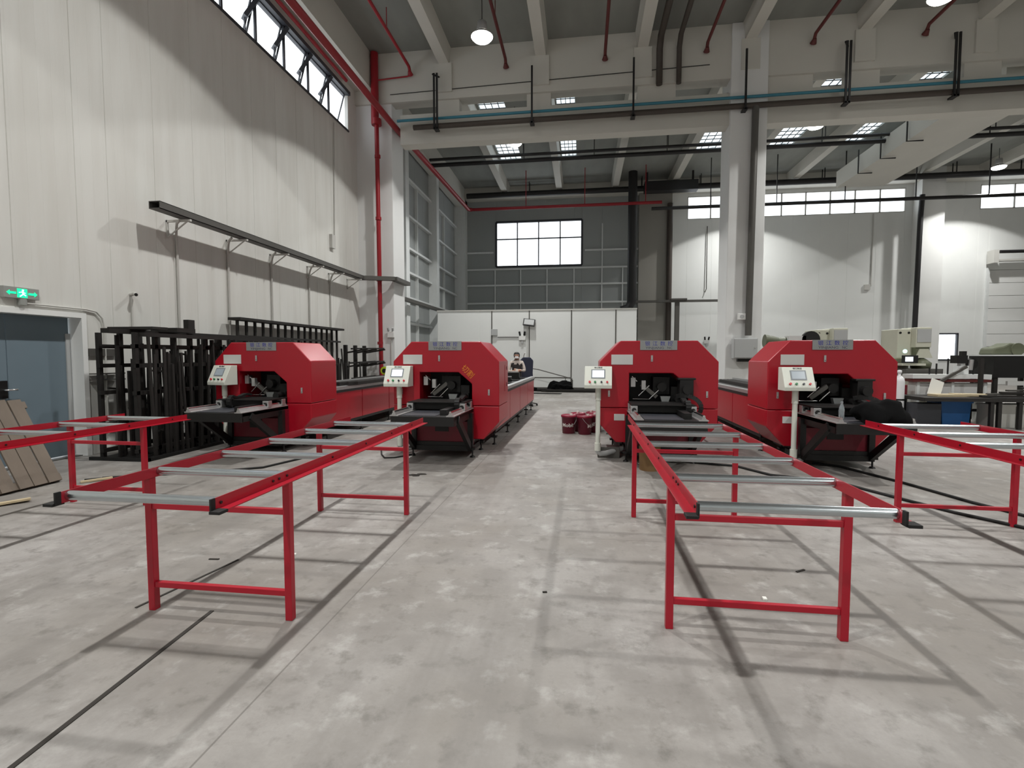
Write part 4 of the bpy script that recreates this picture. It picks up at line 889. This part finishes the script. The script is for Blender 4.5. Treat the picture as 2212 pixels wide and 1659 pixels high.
for k, (z, d) in enumerate(((.70, 0), (.74, .1), (.78, .02), (.82, .12), (.88, .05))):
    tag(B(1.2 + .2 * k, 3.4 + .3 * k, -.2 + d, -.1 + d, z, z + .035).build('table_profile', 'tray_grey' if k % 2 else 'rack_steel', loc=(7.5, 12.6, 0)), 'steel profile lying on the dark work table', 'steel bar', 'profiles on the work table')
for k, (x, wd) in enumerate(((9.3, .5), (9.95, .6), (10.7, .6))):
    tag(MB().box(-wd / 2, wd / 2, -.2, .2, 0, .5).box(-wd / 2 - .02, wd / 2 + .02, -.22, .22, .48, .52).build('white_crate', 'paper', loc=(x, 12.85, 0)), ('narrow pale crate under the work table next to the blue bin', 'wide pale crate under the middle of the work table', 'pale crate under the far end of the work table')[k], 'crate')
for k in range(2): tag(B(-.35, .35, -.15, .15, 0, .05).build('cardboard_sheet', 'card', loc=(8.25 + .45 * k, 12.75, .685 + .012 * k), rot=(0, 0, .1 - .3 * k)), ('folded cardboard lying on the work table edge', 'second cardboard piece beside the folded one')[k], 'cardboard')
tag(MB().bar((-.1, 0, 0), (.05, .1, .36), .28, .01, (0, 1, 0)).build('paper_sack', 'paper', loc=(8.1, 12.85, .68)), 'white sheet of paper propped on the work table', 'paper')
tag(MB().cyl((0, -.02, 0), (0, .02, 0), .06, 14).build('tape_roll', 'lime', loc=(9.95, 12.28, .66)), 'yellow tape roll hung on the work table edge', 'tape')
fb = thing('feed_bench', 'long grey feed bench beside the pale punch press', 'bench', (7.98, 13.6, 0))
B(-.1, 1.6, -.2, .2, 1.06, 1.16).build('beam', 'grey_steel', fb); B(-.1, 1.6, -.22, .22, .98, 1.04).build('lower_rail', 'pipe_dark_red', fb); B(0, 1.55, -.15, .15, .55, .95).build('side_sheet', 'label_white', fb)
for x in (.05, .8, 1.5): B(x - .03, x + .03, -.17, .17, 0, .98).build('leg', 'grey_steel', fb)
for k, x in enumerate((.35, .5, .75, 1.3, 1.55)): MB().cyl((x, -.05, 1.16), (x, -.05, 1.3 + .12 * (k % 3)), .018, 8).build('peg', 'black_steel', fb)
MB().bar((.25, -.25, .85), (1.05, -.2, 1.35), .06, .06).build('lever', 'tray_grey', fb)
dp = thing('small_drill', 'small black and grey drill unit on the feed bench', 'machine', (9.05, 13.6, 1.165))
B(-.1, .1, -.1, .1, 0, .2).build('base', 'grey_steel', dp); B(-.17, .07, -.1, .12, .26, .45).build('motor', 'black', dp); B(-.02, .07, -.06, .06, .4, .55).build('stack', 'black', dp); B(-.05, .05, -.06, .06, .2, .28).build('neck', 'grey_steel', dp); MB().cyl((.2, -.05, .25), (.2, .05, .25), .13, 16).build('pulley', 'black_steel', dp); MB().cyl((.14, -.08, .1), (.16, -.08, .35), .05, 12).build('quill', 'alu', dp)
tk = thing('black_tank_machine', 'black machine with a rounded green hood by the roller door', 'machine', (10.35, 14.0, 0))
B(-.6, .9, -.4, .4, 1.08, 1.6).build('tank', 'black', tk); B(-.62, .95, -.42, .42, 1.6, 1.63).build('rim', 'grey_steel', tk)
MB().prism([(-.55, 1.63), (.12, 1.63), (.12, 1.8), (.02, 1.9), (-.15, 1.92), (-.3, 1.84), (-.5, 1.8)], 'y', -.25, .2).build('hood', 'olive', tk, bevel=.04); MB().cyl((.0, -.27, 1.76), (.0, .22, 1.76), .15, 20).build('hood_roll', 'olive', tk)
for x in (-.52, .55, .85): B(x - .04, x + .04, -.38, -.3, 0, 1.1).build('leg', 'rack_steel', tk); B(x - .04, x + .04, .3, .38, 0, 1.1).build('leg', 'rack_steel', tk)
B(.45, .95, -.5, -.42, .9, 1.75).build('side_post', 'frame_dark', tk); B(-.3, .3, -.42, -.36, .9, 1.0).build('drawer', 'label_white', tk); B(.1, .25, -.43, -.42, .93, .97).build('drawer_pull', 'black', tk)
